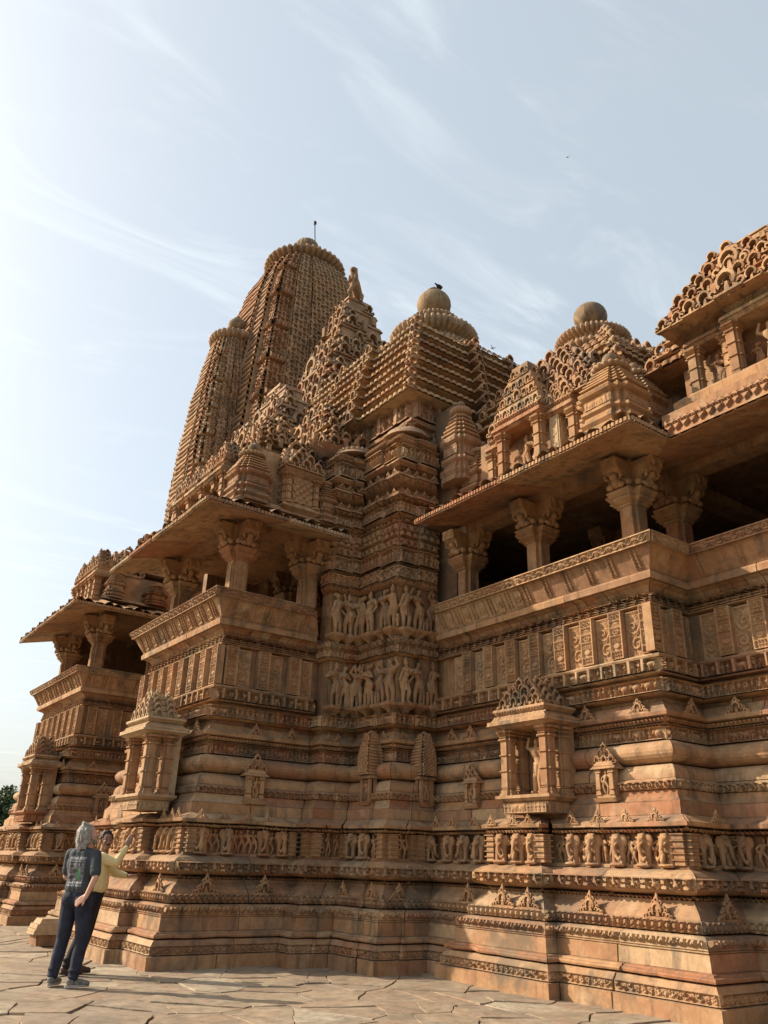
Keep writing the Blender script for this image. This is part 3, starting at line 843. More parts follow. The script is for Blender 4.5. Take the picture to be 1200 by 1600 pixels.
# ceilings, roof deck and inner walls keep the halls dark
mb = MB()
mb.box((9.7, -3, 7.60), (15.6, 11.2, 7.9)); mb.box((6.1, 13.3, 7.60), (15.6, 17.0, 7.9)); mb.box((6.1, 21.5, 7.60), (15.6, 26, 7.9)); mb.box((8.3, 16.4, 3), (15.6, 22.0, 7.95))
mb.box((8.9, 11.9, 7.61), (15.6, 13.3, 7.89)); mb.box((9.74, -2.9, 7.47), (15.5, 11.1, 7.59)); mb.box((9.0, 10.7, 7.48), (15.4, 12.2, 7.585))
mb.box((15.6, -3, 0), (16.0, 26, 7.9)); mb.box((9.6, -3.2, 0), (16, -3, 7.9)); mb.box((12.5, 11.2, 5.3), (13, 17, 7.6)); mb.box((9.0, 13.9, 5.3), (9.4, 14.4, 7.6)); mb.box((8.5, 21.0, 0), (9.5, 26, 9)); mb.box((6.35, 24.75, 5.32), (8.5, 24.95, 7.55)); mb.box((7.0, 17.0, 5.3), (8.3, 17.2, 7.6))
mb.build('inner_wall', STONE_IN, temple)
# ------------------------------------------------------------------ roofs and spires
def sq_run(cx, cy, h, proj=0.0, pw=.45):
    """near two sides of a square roof, with a projecting middle; path order: right end, near corner, left end"""
    if proj <= 0:
        return Run([(cx + h, cy - h), (cx - h, cy - h), (cx - h, cy + h)])
    a = h * pw
    return Run([(cx + h, cy - h), (cx + a, cy - h), (cx + a, cy - h - proj), (cx - a, cy - h - proj), (cx - a, cy - h), (cx - h, cy - h), (cx - h, cy - a), (cx - h - proj, cy - a), (cx - h - proj, cy + a), (cx - h, cy + a), (cx - h, cy + h)])

def chaitya(mbx, M, s=1.0, deep=.12, n=9, simple=False):
    """horseshoe arch motif with side curls and crest; local: x right, z up, -y out"""
    R, r = .29 * s, .205 * s
    th = np.linspace(-.75, PI + .75, n)
    P = np.zeros((n, 4, 3))
    for i, t in enumerate(th):
        c, q = math.cos(t), math.sin(t)
        k = 1 + .18 * max(0, q) ** 6; w = 1 + .10 * max(0, q) ** 4
        P[i, 0] = (r * c, 0, .34 * s + r * q * w); P[i, 1] = (r * c * .98, -deep, .34 * s + r * q * w)
        P[i, 2] = (R * c, -deep * .9, .34 * s + R * q * k); P[i, 3] = (R * c, 0, .34 * s + R * q * k)
    b = MB(); b.grid(P)
    for sx in (-1, 1):
        m = 6; Q = np.zeros((m, 4, 3))
        for i, t in enumerate(np.linspace(-1.3, 3.2, m)):
            c, q = math.cos(t) * sx, math.sin(t); cx = sx * .39 * s
            Q[i, 0] = (cx + .055*s * c, 0, .12*s + .055*s * q); Q[i, 1] = (cx + .055*s * c, -deep * .85, .12*s + .055*s * q)
            Q[i, 2] = (cx + .115*s * c, -deep * .8, .12*s + .125*s * q); Q[i, 3] = (cx + .115*s * c, 0, .12*s + .125*s * q)
        b.grid(Q)
    b.frust((0, -deep * .4), .14 * s, .07 * s, .66 * s, .75 * s, deep * .8, deep * .4)
    b.box((-.40 * s, -deep * .8, -.02 * s), (.40 * s, 0, .045 * s))
    if not simple:
        b.frust((0, -deep * .45), .15 * s, .10 * s, .045 * s, .22 * s, deep * .6, deep * .5); b.frust((0, -deep * .45), .09 * s, .07 * s, .225 * s, .32 * s, deep * .5, deep * .3)
    mbx.join(b, M)

def face_M(x, y, z, d):
    """d = 'A' faces -x, 'B' faces -y ; maps local x right, -y out"""
    if d == 'B': return Matrix.Translation((x, y, z))
    return Matrix.Translation((x, y, z)) @ Matrix.Rotation(-PI / 2, 4, 'Z')

def tier_roof(cx, cy, tiers, parent, name='roof_tier', mat=STONE, proj=.22, lip=.16, orn=True):
    for k, (h, z0, z1) in enumerate(tiers):
        run = sq_run(cx, cy, h, proj)
        mb = MB(); t = z1 - z0
        pts = [(lip + .12, z0 - .02), (.03, z0 + t * .10), (.0, z0 + t * .14), (.0, z0 + t * .34), (.05, z0 + t * .40), (lip * 1.3, z0 + t * .66), (lip * 1.3 + .01, z0 + t * .99)]
        for i in range(len(run.d)):
            sweep_piece(mb, run, i, pts, None, None, {2: (f_bumps, .035, .028), 3: (f_bumps, .03, .03)}, back=.5, amp=.012, plain=.4)
        mb.build(name, STONE_U if mat is None else mat, parent)
        if orn:
            a = h * .45
            for (x, y, d) in ((cx, cy - h - proj, 'B'), (cx - h - proj, cy, 'A'), (cx - h, cy - h + .02, 'B'), (cx - h - proj, cy - a + .1, 'A'), (cx - a + .1, cy - h - proj, 'B'), (cx - h, cy + a + .6, 'A'), (cx + a + .5, cy - h, 'B')):
                m2 = MB(); chaitya(m2, face_M(x, y, z0 + t * .1, d), .36, .1, simple=True)
                m2.build('roof_crest', mat or STONE_U, parent)

# hall roof (largest pyramid with the round finial)
HC = (12.0, 14.75)
mb = MB()
run = sq_run(*HC, 3.2, .2)
for i in range(len(run.d)):
    sweep_piece(mb, run, i, [(.12, 7.9), (.12, 8.75), (.02, 8.78), (.02, 8.84), (.14, 8.87), (.14, 9.25), (.05, 9.3), (.05, 9.36), (.12, 9.4), (.12, 9.95), (.06, 9.99), (.06, 10.05), (.12, 10.08), (.12, 10.52)], None, None, {1: (f_rep(f_figs, per=1.2), .03, .03), 8: (f_rep(f_figs, per=.7, seed=77), .05, .026), 12: (f_rep(f_gana), .06, .026), 4: (f_grid, .03, .03)}, back=.4, amp=.01, plain=.4)
mb.build('hall_drum_wall', STONE, temple)
tiers = []
z = 10.5; h = 3.42
hs = [3.40, 3.34, 3.27, 3.18, 3.09, 2.99, 2.88, 2.76]
for k in range(8):
    tiers.append((hs[k], z, z + .325)); z += .325
tier_roof(*HC, tiers, temple, proj=.16, mat=STONE, lip=.24)
tier_roof(*HC, [(2.3, 13.1, 13.4), (1.9, 13.4, 13.75), (1.5, 13.75, 14.1)], temple, proj=.1, mat=STONE_U)
mb = MB(); mb.lathe([(1.18, 14.1), (1.15, 14.45), (1.22, 14.5), (1.22, 14.6), (1.0, 14.65), (.95, 14.95)], HC, ribs=46, amp=.07); mb.build('fluted_neck', STONE_U, temple)
amalaka('ribbed_disc', HC, 1.30, 14.85, .5, 44, STONE_U, temple)
amalaka('ribbed_disc', HC, .78, 15.5, .34, 36, STONE_U, temple, ball=.50, neck=True)

# porch hall roof further right
PC = (12.0, 9.25)
mb = MB(); run = sq_run(*PC, 1.95, .15)
for i in range(len(run.d)): sweep_piece(mb, run, i, [(.1, 7.9), (.1, 8.9), (.0, 8.95), (.0, 9.05), (.12, 9.1), (.12, 9.6)], None, None, {5: (f_grid, .03, .03)}, back=.4, amp=.01, plain=.4)
mb.build('porch_drum_wall', STONE, temple)
tier_roof(*PC, [(2.02, 9.6, 9.92), (1.9, 9.92, 10.22), (1.75, 10.22, 10.5), (1.55, 10.5, 10.8)], temple, proj=.12, mat=STONE)
tier_roof(*PC, [(1.3, 10.8, 11.05)], temple, proj=.06, mat=STONE_U)
mb = MB(); mb.lathe([(.85, 11.05), (.82, 11.42), (.93, 11.46), (.93, 11.56), (.7, 11.6), (.7, 11.86)], PC, ribs=40, amp=.10); mb.build('fluted_neck', STONE, temple)
amalaka('ribbed_disc', PC, .84, 11.78, .30, 46, STONE_U, temple)
amalaka('ribbed_disc', PC, .48, 12.1, .14, 34, STONE_U, temple, ball=.37, finial=False)
# front porch roof, disc at the right edge of view
amalaka('ribbed_disc', (12.0, 5.15), .98, 11.0, .42, 34, STONE_U, temple)
mb = MB(); mb.lathe([(1.0, 10.4), (.78, 10.6), (.78, 10.95), (.9, 11.05)], (12.0, 5.15), ribs=40, amp=.1); mb.build('fluted_neck', STONE, temple)
tier_roof(12.0, 5.15, [(1.9, 9.0, 9.35), (1.7, 9.35, 9.7), (1.5, 9.7, 10.05), (1.25, 10.05, 10.4)], temple, proj=.1)

# ---- curved spires
def spire_plan(h, pr=.16, pc=.30, pd=.09):
    """near half outline from right-far, near corner, to left-far : centre offset c at pr*h etc"""
    a = h * .42; b = h * .74; p1 = h * pr; p2 = h * pd
    side = [(a, p1), (b, p2), (h, 0)]
    R = []
    # B side (faces -y), travelling -x
    R += [(h, -b), (h * 1.0, -h)] if False else []
    pts = [(h, -h), (b, -h), (b, -h - p2), (a, -h - p2), (a, -h - p1), (-a, -h - p1), (-a, -h - p2), (-b, -h - p2), (-b, -h), (-h, -h),
           (-h, -b), (-h - p2, -b), (-h - p2, -a), (-h - p1, -a), (-h - p1, a), (-h - p2, a), (-h - p2, b), (-h, b), (-h, h), (-b, h), (-b, h + p2), (-a, h + p2), (-a, h + p1), (a, h + p1)]
    return pts
def spire(c, prof, parent, mat, cell=.06, deep=.07, name='spire_rib', bands=1.55, far=False, scale=1.0):
    zs = np.arange(prof[0][0], prof[-1][0] + 1e-6, cell)
    hz = np.interp(zs, [p[0] for p in prof], [p[1] for p in prof])
    # smooth the curve
    for _ in range(60): hz[1:-1] = (hz[:-2] + hz[2:]) / 2 * .5 + hz[1:-1] * .5
    plans = np.array([spire_plan(h) for h in hz])     # nz, k, 2
    k = plans.shape[1]
    core_p = np.array([[(c[0] + sx * h * .97, c[1] + sy * h * .97) for sx, sy in ((-1, -1), (-1, 1), (1, 1), (1, -1))] for h in hz])
    CP = np.concatenate([core_p, np.repeat(zs[:, None, None], 4, 1)], 2)
    mb = MB(); mb.grid(np.transpose(CP, (1, 0, 2)), wrap=True); mb.build('spire_core', mat, parent)
    for e in range(k - 1):
        A, B = plans[:, e], plans[:, e + 1]
        L = np.linalg.norm(B - A, axis=1); Lm = L.max()
        d = (B[0] - A[0]) / L[0]; n = np.array([-d[1], d[0]])  # outward is left of travel
        nu = max(1, int(Lm / cell)) if Lm > .25 * scale else 1
        t = np.linspace(0, 1, nu + 1)
        P = np.zeros((len(zs), nu + 1, 3))
        P[..., :2] = np.array(c) + A[:, None, :] * (1 - t)[None, :, None] + B[:, None, :] * t[None, :, None]
        P[..., 2] = zs[:, None]
        if nu > 1:
            U = (t[None, :] - .5) * L[:, None]; Vv = np.repeat(zs[:, None], nu + 1, 1)
            if e in (8, 9):        # corner strips: storeys parted by ribbed discs
                y = np.mod(Vv, bands * scale) / (bands * scale)
                ringz = y > .86
                hgt = np.where(ringz, 1.5 + .5 * np.cos(U * 2 * PI / (.13 * scale)), f_mesh(U, Vv, 1, .34 * scale, .23 * scale))
                hgt = np.where((y > .80) & (y <= .86), -.6, hgt)
            elif e in (11, 13, 15):
                hgt = f_slat(U, Vv, 1, .25 * scale)
            elif e in (2, 4, 6):
                hgt = f_mesh(U, Vv, 1, .36 * scale, .27 * scale)
            else:
                hgt = f_slatmesh(U / scale / 1.25, Vv / scale / 1.2, 1)
            D = (hgt * deep)[..., None] * n
            P[..., :2] += D
            w = vnoise(P, 1.3, 3) * .035 + vnoise(P, 4.0, 6) * .02
            P[..., :2] += w[..., None] * n
        mb = MB(); mb.grid(P, smooth=False)
        mb.build(name if nu > 1 else 'spire_rib_return', mat, parent)
SPC = (12.0, 23.0)
spire(SPC, [(8.0, 2.75), (12, 2.62), (15, 2.45), (17, 2.28), (19, 2.05), (20.5, 1.88), (21.6, 1.68), (22.3, 1.38), (22.8, 1.15)], temple, STONE_U, cell=.045, deep=.095)
mb = MB(); mb.lathe([(1.15, 22.7), (1.15, 22.95), (1.5, 23.0), (1.62, 23.1)], SPC, ribs=0, n=40); mb.build('spire_neck', STONE_U, temple)
amalaka('ribbed_disc', SPC, 1.66, 22.85, .6, 40, STONE_U, temple)
mb = MB(); mb.lathe([(1.15, 23.42), (1.2, 23.55), (.95, 23.72), (.75, 23.8), (.5, 23.95)], SPC, ribs=40, amp=.14)
mb.lathe([(.36, 23.95), (.5, 24.1), (.54, 24.35), (.44, 24.6), (.2, 24.75), (.1, 24.8)], SPC, ribs=20, amp=.06); mb.build('round_finial', STONE_F, temple)
METAL, n_, l_, b_ = new_mat('dark_metal'); b_.inputs['Base Color'].default_value = (.05, .05, .055, 1); b_.inputs['Metallic'].default_value = .8; b_.inputs['Roughness'].default_value = .5
mb = MB(); mb.tube((12.35, 22.9, 24.1), (12.22, 22.9, 25.75), .028, .02); mb.lathe([(.02, 25.7), (.07, 25.78), (.07, 25.87), (.01, 25.95)], (12.22, 22.9), n=10); mb.tube((12.35, 22.9, 24.0), (12.29, 22.9, 24.9), .05, .035)
mb.build('lightning_rod', METAL, temple)
# attached half spire on the near flank and two smaller ones
SB = (9.42, 23.0)
spire(SB, [(7.6, 1.2), (10, 1.18), (12.5, 1.13), (14.5, 1.05), (16.2, .92), (17.6, .72), (18.3, .60)], temple, STONE_U, cell=.04, deep=.07, scale=.75, bands=1.45)
amalaka('ribbed_disc', SB, .95, 18.3, .45, 30, STONE_U, temple)
amalaka('ribbed_disc', SB, .5, 18.75, .2, 24, STONE_U, temple, ball=.33, neck=False)
mb = MB(); mb.lathe([(.72, 18.1), (.7, 18.4)], SB, n=30); mb.build('spire_neck', STONE_U, temple)

# ---- stepped gables made of stacked arch motifs
def gable(c, w, d, z0, H, parent, mat, steps=6, motif=.42, sides=True, name='stepped_gable', top=.18, deep=.16):
    """c: centre (x,y); w along x, d along y, shrinking upwards in both"""
    root = link(name, None, Matrix.Translation((c[0], c[1], z0)), parent)
    sh = H / steps
    for k in range(steps):
        f = 1 - (k / steps) * (1 - top)
        ww, dd = w * f, d * f
        mb = MB()
        z = z0 + k * sh
        mb.frust(c, ww, ww * .94, z, z + sh * .72, dd, dd * .94)
        mb.frust(c, ww * 1.04, ww * .92, z + sh * .72, z + sh * 1.02, dd * 1.04, dd * .92)
        for i in range(max(1, int(round(ww / motif)))):
            nn = max(1, int(round(ww / motif)))
            x = c[0] - ww / 2 + (i + .5) * ww / nn
            q = random.random()
            if q < .08: continue
            if q < .22: mb.box((x - .16 * motif, c[1] - dd / 2 - deep, z), (x + .16 * motif, c[1] - dd / 2, z + sh * random.uniform(.5, 1.0)))
            else: chaitya(mb, face_M(x, c[1] - dd / 2, z - .02, 'B'), min(ww / nn, motif) * random.uniform(1.05, 1.6), deep * random.uniform(.6, 1.5))
        if sides:
            nn = max(1, int(round(dd / motif)))
            for i in range(nn):
                y = c[1] - dd / 2 + (i + .5) * dd / nn
                q = random.random()
                if q < .08: continue
                if q < .22: mb.box((c[0] - ww / 2 - deep, y - .16 * motif, z), (c[0] - ww / 2, y + .16 * motif, z + sh * random.uniform(.5, 1.0)))
                else: chaitya(mb, face_M(c[0] - ww / 2, y, z - .02, 'A'), min(dd / nn, motif) * random.uniform(1.05, 1.6), deep * random.uniform(.6, 1.5))
        if k in (0, steps // 2) and ww > 2.2 * motif:
            chaitya(mb, face_M(c[0], c[1] - dd / 2 - deep * .4, z, 'B'), motif * 2.3, deep); chaitya(mb, face_M(c[0] - ww / 2 - deep * .4, c[1], z, 'A'), motif * 2.3, deep)
        mb.build('gable_step', mat, root)
    return root
# sukanasa: great stepped gable in front of the spire, with lion
gable((12.0, 19.1), 4.4, 3.4, 12.6, 6.5, temple, STONE_U, steps=13, motif=.46, top=.16, deep=.16)
mb = MB(); mb.box((9.6, 17.6, 8), (14.4, 21, 12.6)); mb.build('gable_base_wall', STONE_U, temple)
for k, (x, y, w, d, z0, H) in enumerate(((9.3, 18.6, 2.0, 2.6, 11.3, 3.0), (8.0, 17.6, 1.8, 2.0, 9.6, 2.5))):
    gable((x, y), w, d, z0, H, temple, STONE_U, steps=6, motif=.36, deep=.12)
    mb = MB(); mb.box((x - w/2 + .05, y - d/2 + .05, 7.9), (x + w/2, y + d/2, z0)); mb.build('gable_base_wall', STONE_U, temple)

gable((8.95, 17.5), 1.9, 2.2, 10.9, 2.7, temple, STONE_U, steps=7, motif=.34, deep=.11)
mb = MB(); mb.box((8.05, 16.45, 7.9), (9.8, 18.55, 10.9)); mb.frust((8.95, 17.5), 1.9, 2.15, 10.6, 10.85, 2.2, 2.45); mb.build('gable_base_wall', STONE_U, temple)
# roofs stepping up behind the left balcony
gable((10.2, 15.4), 1.9, 3.0, 11.0, 2.0, temple, STONE_U, steps=7, motif=.36, deep=.12)
mb = MB(); mb.box((9.3, 13.9, 7.9), (11, 17, 11.0)); mb.build('gable_base_wall', STONE_U, temple)
gable((8.7, 15.0), 1.7, 3.4, 9.75, 1.9, temple, STONE, steps=7, motif=.3, deep=.11)
mb = MB()
mb.box((7.9, 13.35, 7.9), (9.3, 16.7, 9.7)); mb.frust((8.55, 15.0), 1.5, 1.85, 9.45, 9.72, 3.4, 3.75); mb.build('gable_base_wall', STONE, temple)
gable((7.1, 14.9), 1.5, 3.0, 9.15, 1.5, temple, STONE, steps=6, motif=.27, deep=.10)
mb = MB(); mb.box((6.45, 13.6, 7.6), (7.8, 16.3, 9.1)); mb.frust((7.1, 14.95), 1.4, 1.7, 8.95, 9.13, 2.8, 3.15); mb.build('gable_base_wall', STONE, temple)

def shrine(c, w, z, parent, mat, H=1.35, ball=True, name='roof_shrine'):
    """little stepped tower with ribbed disc"""
    root = link(name, None, Matrix.Translation((c[0], c[1], z)), parent)
    def plan(o):
        h = w / 2 - o; s = h * .6; t = h * .82
        return [(c[0]+a, c[1]+b) for a, b in ((-h, -s), (-h, s), (-t, s), (-t, t), (-s, t), (-s, h), (s, h), (s, t), (t, t), (t, s), (h, s), (h, -s), (t, -s), (t, -t), (s, -t), (s, -h), (-s, -h), (-s, -t), (-t, -t), (-t, -s))]
    k = H / 1.35
    prof = [(0, 0), (0, .05), (.03, .08), (-.02, .13), (-.02, .17), (.05, .20), (.05, .25), (.0, .29), (0, .33), (.06, .36), (.06, .52), (-.01, .56), (-.03, .60), (.04, .66)]
    mb = MB(); mb.stack(plan, [(o, z + q * k) for o, q in prof])
    for dx, dy, d in ((0, -1, 'B'), (-1, 0, 'A')):
        relief(mb, (c[0] - w*.28, c[1] - w/2 + .055, z + .37 * k) if d == 'B' else (c[0] - w/2 + .055, c[1] - w*.28, z + .37*k), (1, 0, 0) if d == 'B' else (0, 1, 0), (0, 0, 1), (dx, dy, 0), w * .56, .14 * k, f_rep(f_figs, per=.9), .02, res=.013)
    mb.build('shrine_body', mat, root)
    mb = MB(); pr = []
    for j in range(5):
        o = .02 + j * w * .055; zz = .66 + j * .075
        pr += [(o + .03, zz), (o - .02, zz + .015), (o - .02, zz + .035), (o + .05, zz + .07)]
    mb.stack(plan, [(o, z + q * k) for o, q in pr])
    mb.build('shrine_roof', mat, root)
    zz = z + 1.04 * k
    amalaka('ribbed_disc', c, w * .34, zz, .10 * k, 18, mat, root, ball=w * .13 if ball else 0, finial=False)
    return root
shrine((9.15, 6.75), .95, 7.52, temple, STONE, 1.55)
shrine((10.1, 7.0), .85, 7.9, temple, STONE_U, 1.55)
shrine((9.9, 10.6), .8, 7.9, temple, STONE_U, 1.5); shrine((9.6, 10.9), .7, 8.4, temple, STONE_U, 2.1)
shrine((5.95, 12.95), .80, 7.6, temple, STONE, 1.35)
shrine((7.55, 12.75), .42, 7.6, temple, STONE_U, 1.1, ball=False)
shrine((8.9, 11.95), .6, 8.2, temple, STONE_U, 1.4)
# ------------------------------------------------------------------ carved figures, built as rounded volumes fused into one skin
def cap_part(b, p0, r0, p1, r1, n=12):
    p0 = np.array(p0, float); p1 = np.array(p1, float); d = p1 - p0; L = np.linalg.norm(d)
    if L < 1e-6: d = np.array((0, 0, 1.0)); L = 1e-6
    else: d = d / L
    a = np.cross(d, (0, 0, 1.0)); 
    if np.linalg.norm(a) < 1e-3: a = np.array((1.0, 0, 0))
    a /= np.linalg.norm(a); c = np.cross(d, a)
    prof = [(r0 * math.cos(t), -r0 * math.sin(t)) for t in np.linspace(PI/2 * .94, 0, 5)] + [(r1 * math.cos(t), L + r1 * math.sin(t)) for t in np.linspace(0, PI/2 * .94, 5)]
    th = np.linspace(0, 2 * PI, n, endpoint=False)
    P = np.array([[p0 + d * h + (a * math.cos(t) + c * math.sin(t)) * r for r, h in prof] for t in th])
    b.grid(P, wrap=True); b.add(P[:, 0], [tuple(range(n))]); b.add(P[:, -1], [tuple(range(n))[::-1]])
def ell_part(b, c, rx, ry, rz, rot=0.0, tilt=0.0):
    th = np.linspace(0, 2 * PI, 14, endpoint=False); ph = np.linspace(-PI/2 * .96, PI/2 * .96, 9)
    P = np.array([[(rx * math.cos(p) * math.cos(t), ry * math.cos(p) * math.sin(t), rz * math.sin(p)) for p in ph] for t in th])
    R = np.array(Matrix.Rotation(rot, 3, 'Z') @ Matrix.Rotation(tilt, 3, 'X'))
    P = P @ R.T + np.array(c)
    b.grid(P, wrap=True); b.add(P[:, 0], [tuple(range(14))]); b.add(P[:, -1], [tuple(range(14))[::-1]])
def fuse(name, b, voxel, mat, smooth=2, dec=None):
    me, _ = b.mesh(name + '_src', mat, origin=(0, 0, 0))
    o = bpy.data.objects.new('tmp', me); COL.objects.link(o)
    m = o.modifiers.new('r', 'REMESH'); m.mode = 'VOXEL'; m.voxel_size = voxel; m.use_smooth_shade = True
    if smooth:
        s = o.modifiers.new('s', 'SMOOTH'); s.iterations = smooth; s.factor = .5
    if dec:
        d = o.modifiers.new('d', 'DECIMATE'); d.ratio = dec
    dg = bpy.context.evaluated_depsgraph_get()
    res = bpy.data.meshes.new_from_object(o.evaluated_get(dg))
    res.name = name
    bpy.data.objects.remove(o); bpy.data.meshes.remove(me)
    res.materials.clear(); res.materials.append(mat)
    return res

def figure_mesh(v, H=.84):
    """standing carved figure facing -y, height H, swayed hips; v selects the pose"""
    rg = np.random.RandomState(50 + v); b = MB(); s = H / .84
    sway = (.045 if v % 2 else -.045); fem = v % 3 != 0
    def c(p0, r0, p1, r1): cap_part(b, np.array(p0) * s, r0 * s, np.array(p1) * s, r1 * s)
    hip = (sway, 0, .40); ch = (-sway * .7, 0, .58); neck = (-sway * .3, 0, .665); hd = (sway * .3, -.01, .725)
    c((hip[0] - .04, 0, .39), .062, (-.055, 0, .21), .045); c((-.055, 0, .21), .044, (-.06, 0, .03), .03); c((-.06, 0, .02), .03, (-.075, -.05, .015), .025)
    c((hip[0] + .04, 0, .39), .062, (.06, -.02, .21), .045); c((.06, -.02, .21), .044, (.045, 0, .03), .03); c((.045, 0, .02), .03, (.06, -.05, .015), .025)
    c(hip, .085 if fem else .075, ((hip[0] + ch[0]) / 2, 0, .49), .052); c(((hip[0] + ch[0]) / 2, 0, .49), .052, ch, .075)
    c((ch[0] - .06, 0, .615), .045, (ch[0] + .06, 0, .615), .045)
    if fem:
        for q in (-1, 1): ell_part(b, np.array((ch[0] + q * .04, -.06, .575)) * s, .036 * s, .036 * s, .036 * s)
    c(neck, .028, (hd[0], 0, .70), .028); ell_part(b, np.array(hd) * s, .042 * s, .046 * s, .052 * s)
    if v % 2: ell_part(b, np.array((hd[0] + .03, .03, .755)) * s, .05 * s, .045 * s, .045 * s)
    else: c((hd[0], 0, .76), .042, (hd[0], 0, .825), .018)
    for q in (-1, 1):
        sh = (ch[0] + q * .085, 0, .62); k = rg.rand()
        if k < .35: el = (ch[0] + q * .15, -.01, .54); ha = (ch[0] + q * .03, -.09, .57)
        elif k < .65: el = (ch[0] + q * .135, .0, .50); ha = (hip[0] + q * .11, -.02, .40)
        elif k < .85: el = (ch[0] + q * .15, -.01, .66); ha = (ch[0] + q * .09, -.03, .78)
        else: el = (ch[0] + q * .12, 0, .49); ha = (ch[0] + q * .13, -.02, .36)
        c(sh, .032, el, .026); c(el, .026, ha, .021); c(ha, .026, ha, .026)
    # belt, sash and necklaces
    c((hip[0] - .08, -.03, .42), .018, (hip[0] + .08, -.03, .41), .018); c((hip[0], -.06, .40), .017, (hip[0] * .5, -.06, .24), .014)
    c((hip[0] + .06, -.05, .38), .012, (.075, -.03, .16), .012)
    if v % 4 == 1: c((.13, 0, .03), .025, (.13, 0, .18), .035); ell_part(b, np.array((.13, 0, .24)) * s, .03 * s, .03 * s, .035 * s)
    if v % 4 == 2: c((-.14, 0, .03), .025, (-.14, 0, .16), .035); ell_part(b, np.array((-.14, 0, .22)) * s, .03 * s, .03 * s, .035 * s)
    return fuse('carved_figure', b, .0085, STONE_C, smooth=0)
FIG = [figure_mesh(v) for v in range(7)]
def small_mesh(k):
    b = MB(); c = lambda *a: cap_part(b, *a, n=8)
    x = .02 if k else -.02
    c((x, 0, .21), .032, (-x, 0, .29), .036); c((x - .02, 0, .20), .028, (-.05, -.01, .11), .02); c((-.05, -.01, .11), .02, (-.03 - x, 0, .01), .015)
    c((x + .02, 0, .20), .028, (.06, -.01, .11), .02); c((.06, -.01, .11), .02, (.03, 0, .01), .015)
    ell_part(b, (-x, -.005, .36), .028, .028, .034); c((-x - .04, 0, .3), .018, (-.09, -.01, .25), .014); c((-.09, -.01, .25), .014, (-.06, -.03, .19 + .12 * k), .012)
    c((-x + .04, 0, .3), .018, (.10, -.01, .27), .014); c((.10, -.01, .27), .014, (.08, -.03, .37 - .1 * k), .012)
    return fuse('small_carved_figure', b, .008, STONE_C, smooth=0)
SFIG = [small_mesh(0), small_mesh(1)]
def elephant_mesh(k):
    b = MB(); c = lambda *a: cap_part(b, *a, n=10)
    t = .03 if k % 2 else -.03
    ell_part(b, (0, .06, .235), .105, .11, .12); ell_part(b, (0, -.02, .30), .075, .07, .085)
    ell_part(b, (-.03, -.02, .355), .036, .045, .036); ell_part(b, (.03, -.02, .355), .036, .045, .036)
    for q in (-1, 1):
        ell_part(b, (q * .095, .0, .295), .05, .018, .08, rot=q * .5)
        c((q * .06, -.0, .19), .042, (q * .065, -.01, .035), .036); c((q * .045, -.07, .26), .014, (q * .05, -.12, .235), .009)
    c((0, -.07, .29), .038, (t * .4, -.095, .20), .03); c((t * .4, -.095, .20), .03, (t, -.095, .11), .024); c((t, -.095, .11), .024, (t * 2.6, -.10, .055), .02); c((t * 2.6, -.10, .055), .02, (t * 3.4, -.09, .09), .016)
    if k == 2:
        c((-.01, -.10, .05), .03, (.01, -.10, .12), .022); ell_part(b, (0, -.10, .15), .022, .022, .024)
    c((-.11, .03, .0), .025, (.11, .03, .0), .025); c((-.09, -.05, .0), .025, (.09, -.05, .0), .025); ell_part(b, (0, -.02, .0), .12, .10, .028)
    c((-.06, -.075, .325), .012, (.06, -.075, .325), .012)
    return fuse('elephant_carving', b, .008, STONE_C, smooth=0)
ELE = [elephant_mesh(k) for k in range(3)]
FLIP = Matrix.Rotation(PI / 2, 4, 'Z')
def on_wall(i, pos, o, z, me, name, parent=None, s=1.0, rot=0.0, run=ALL, sx=1.0):
    """pos is the absolute y on walls facing -x, the absolute x on walls facing -y"""
    d, n = run.d[i], run.n[i]
    V = run.V[i]
    if abs(n[0]) > .5: p = (V[0] + n[0] * o, pos)
    else: p = (pos, V[1] + n[1] * o)
    ang = math.atan2(n[1], n[0]) - PI / 2
    M = Matrix.Translation((p[0], p[1], z)) @ Matrix.Rotation(ang + rot, 4, 'Z') @ Matrix.Diagonal((s * sx, s, s, 1))
    return link(name, me, M, parent or temple)

# statue ledges and statues on the piers
def ledge_mesh():
    mb = MB(); mb.frust((0, .0), .10, .30, -.13, -.05, .12, .30); mb.frust((0, 0), .30, .32, -.05, 0, .30, .32); mb.frust((0, 0), .06, .10, -.17, -.13, .08, .12)
    return mb.mesh('statue_bracket', STONE_C, origin=(0, 0, 0))[0]
LEDGE = ledge_mesh()
rg = random.Random(5)
def statue(i, pos, z, k, o=1.02, s=1.0):
    on_wall(i, pos, o, z, LEDGE, 'statue_bracket', s=1.0)
    on_wall(i, pos, o - .01, z + .0, FIG[k % len(FIG)], 'carved_figure', s=s, rot=rg.uniform(-.25, .25), sx=rg.choice((1, -1)))
k = 0
for z in (4.03, 5.38):
    for i, pos in ((8, 12.42), (8, 12.14), (6, 11.80), (6, 11.53), (5, 8.66), (5, 8.92), (3, 9.22), (11, 7.90), (11, 8.12), (9, 8.34)):
        statue(i, pos + rg.uniform(-.02, .02), z, k, o=1.02, s=.99 if z < 5 else 1.03); k += 1

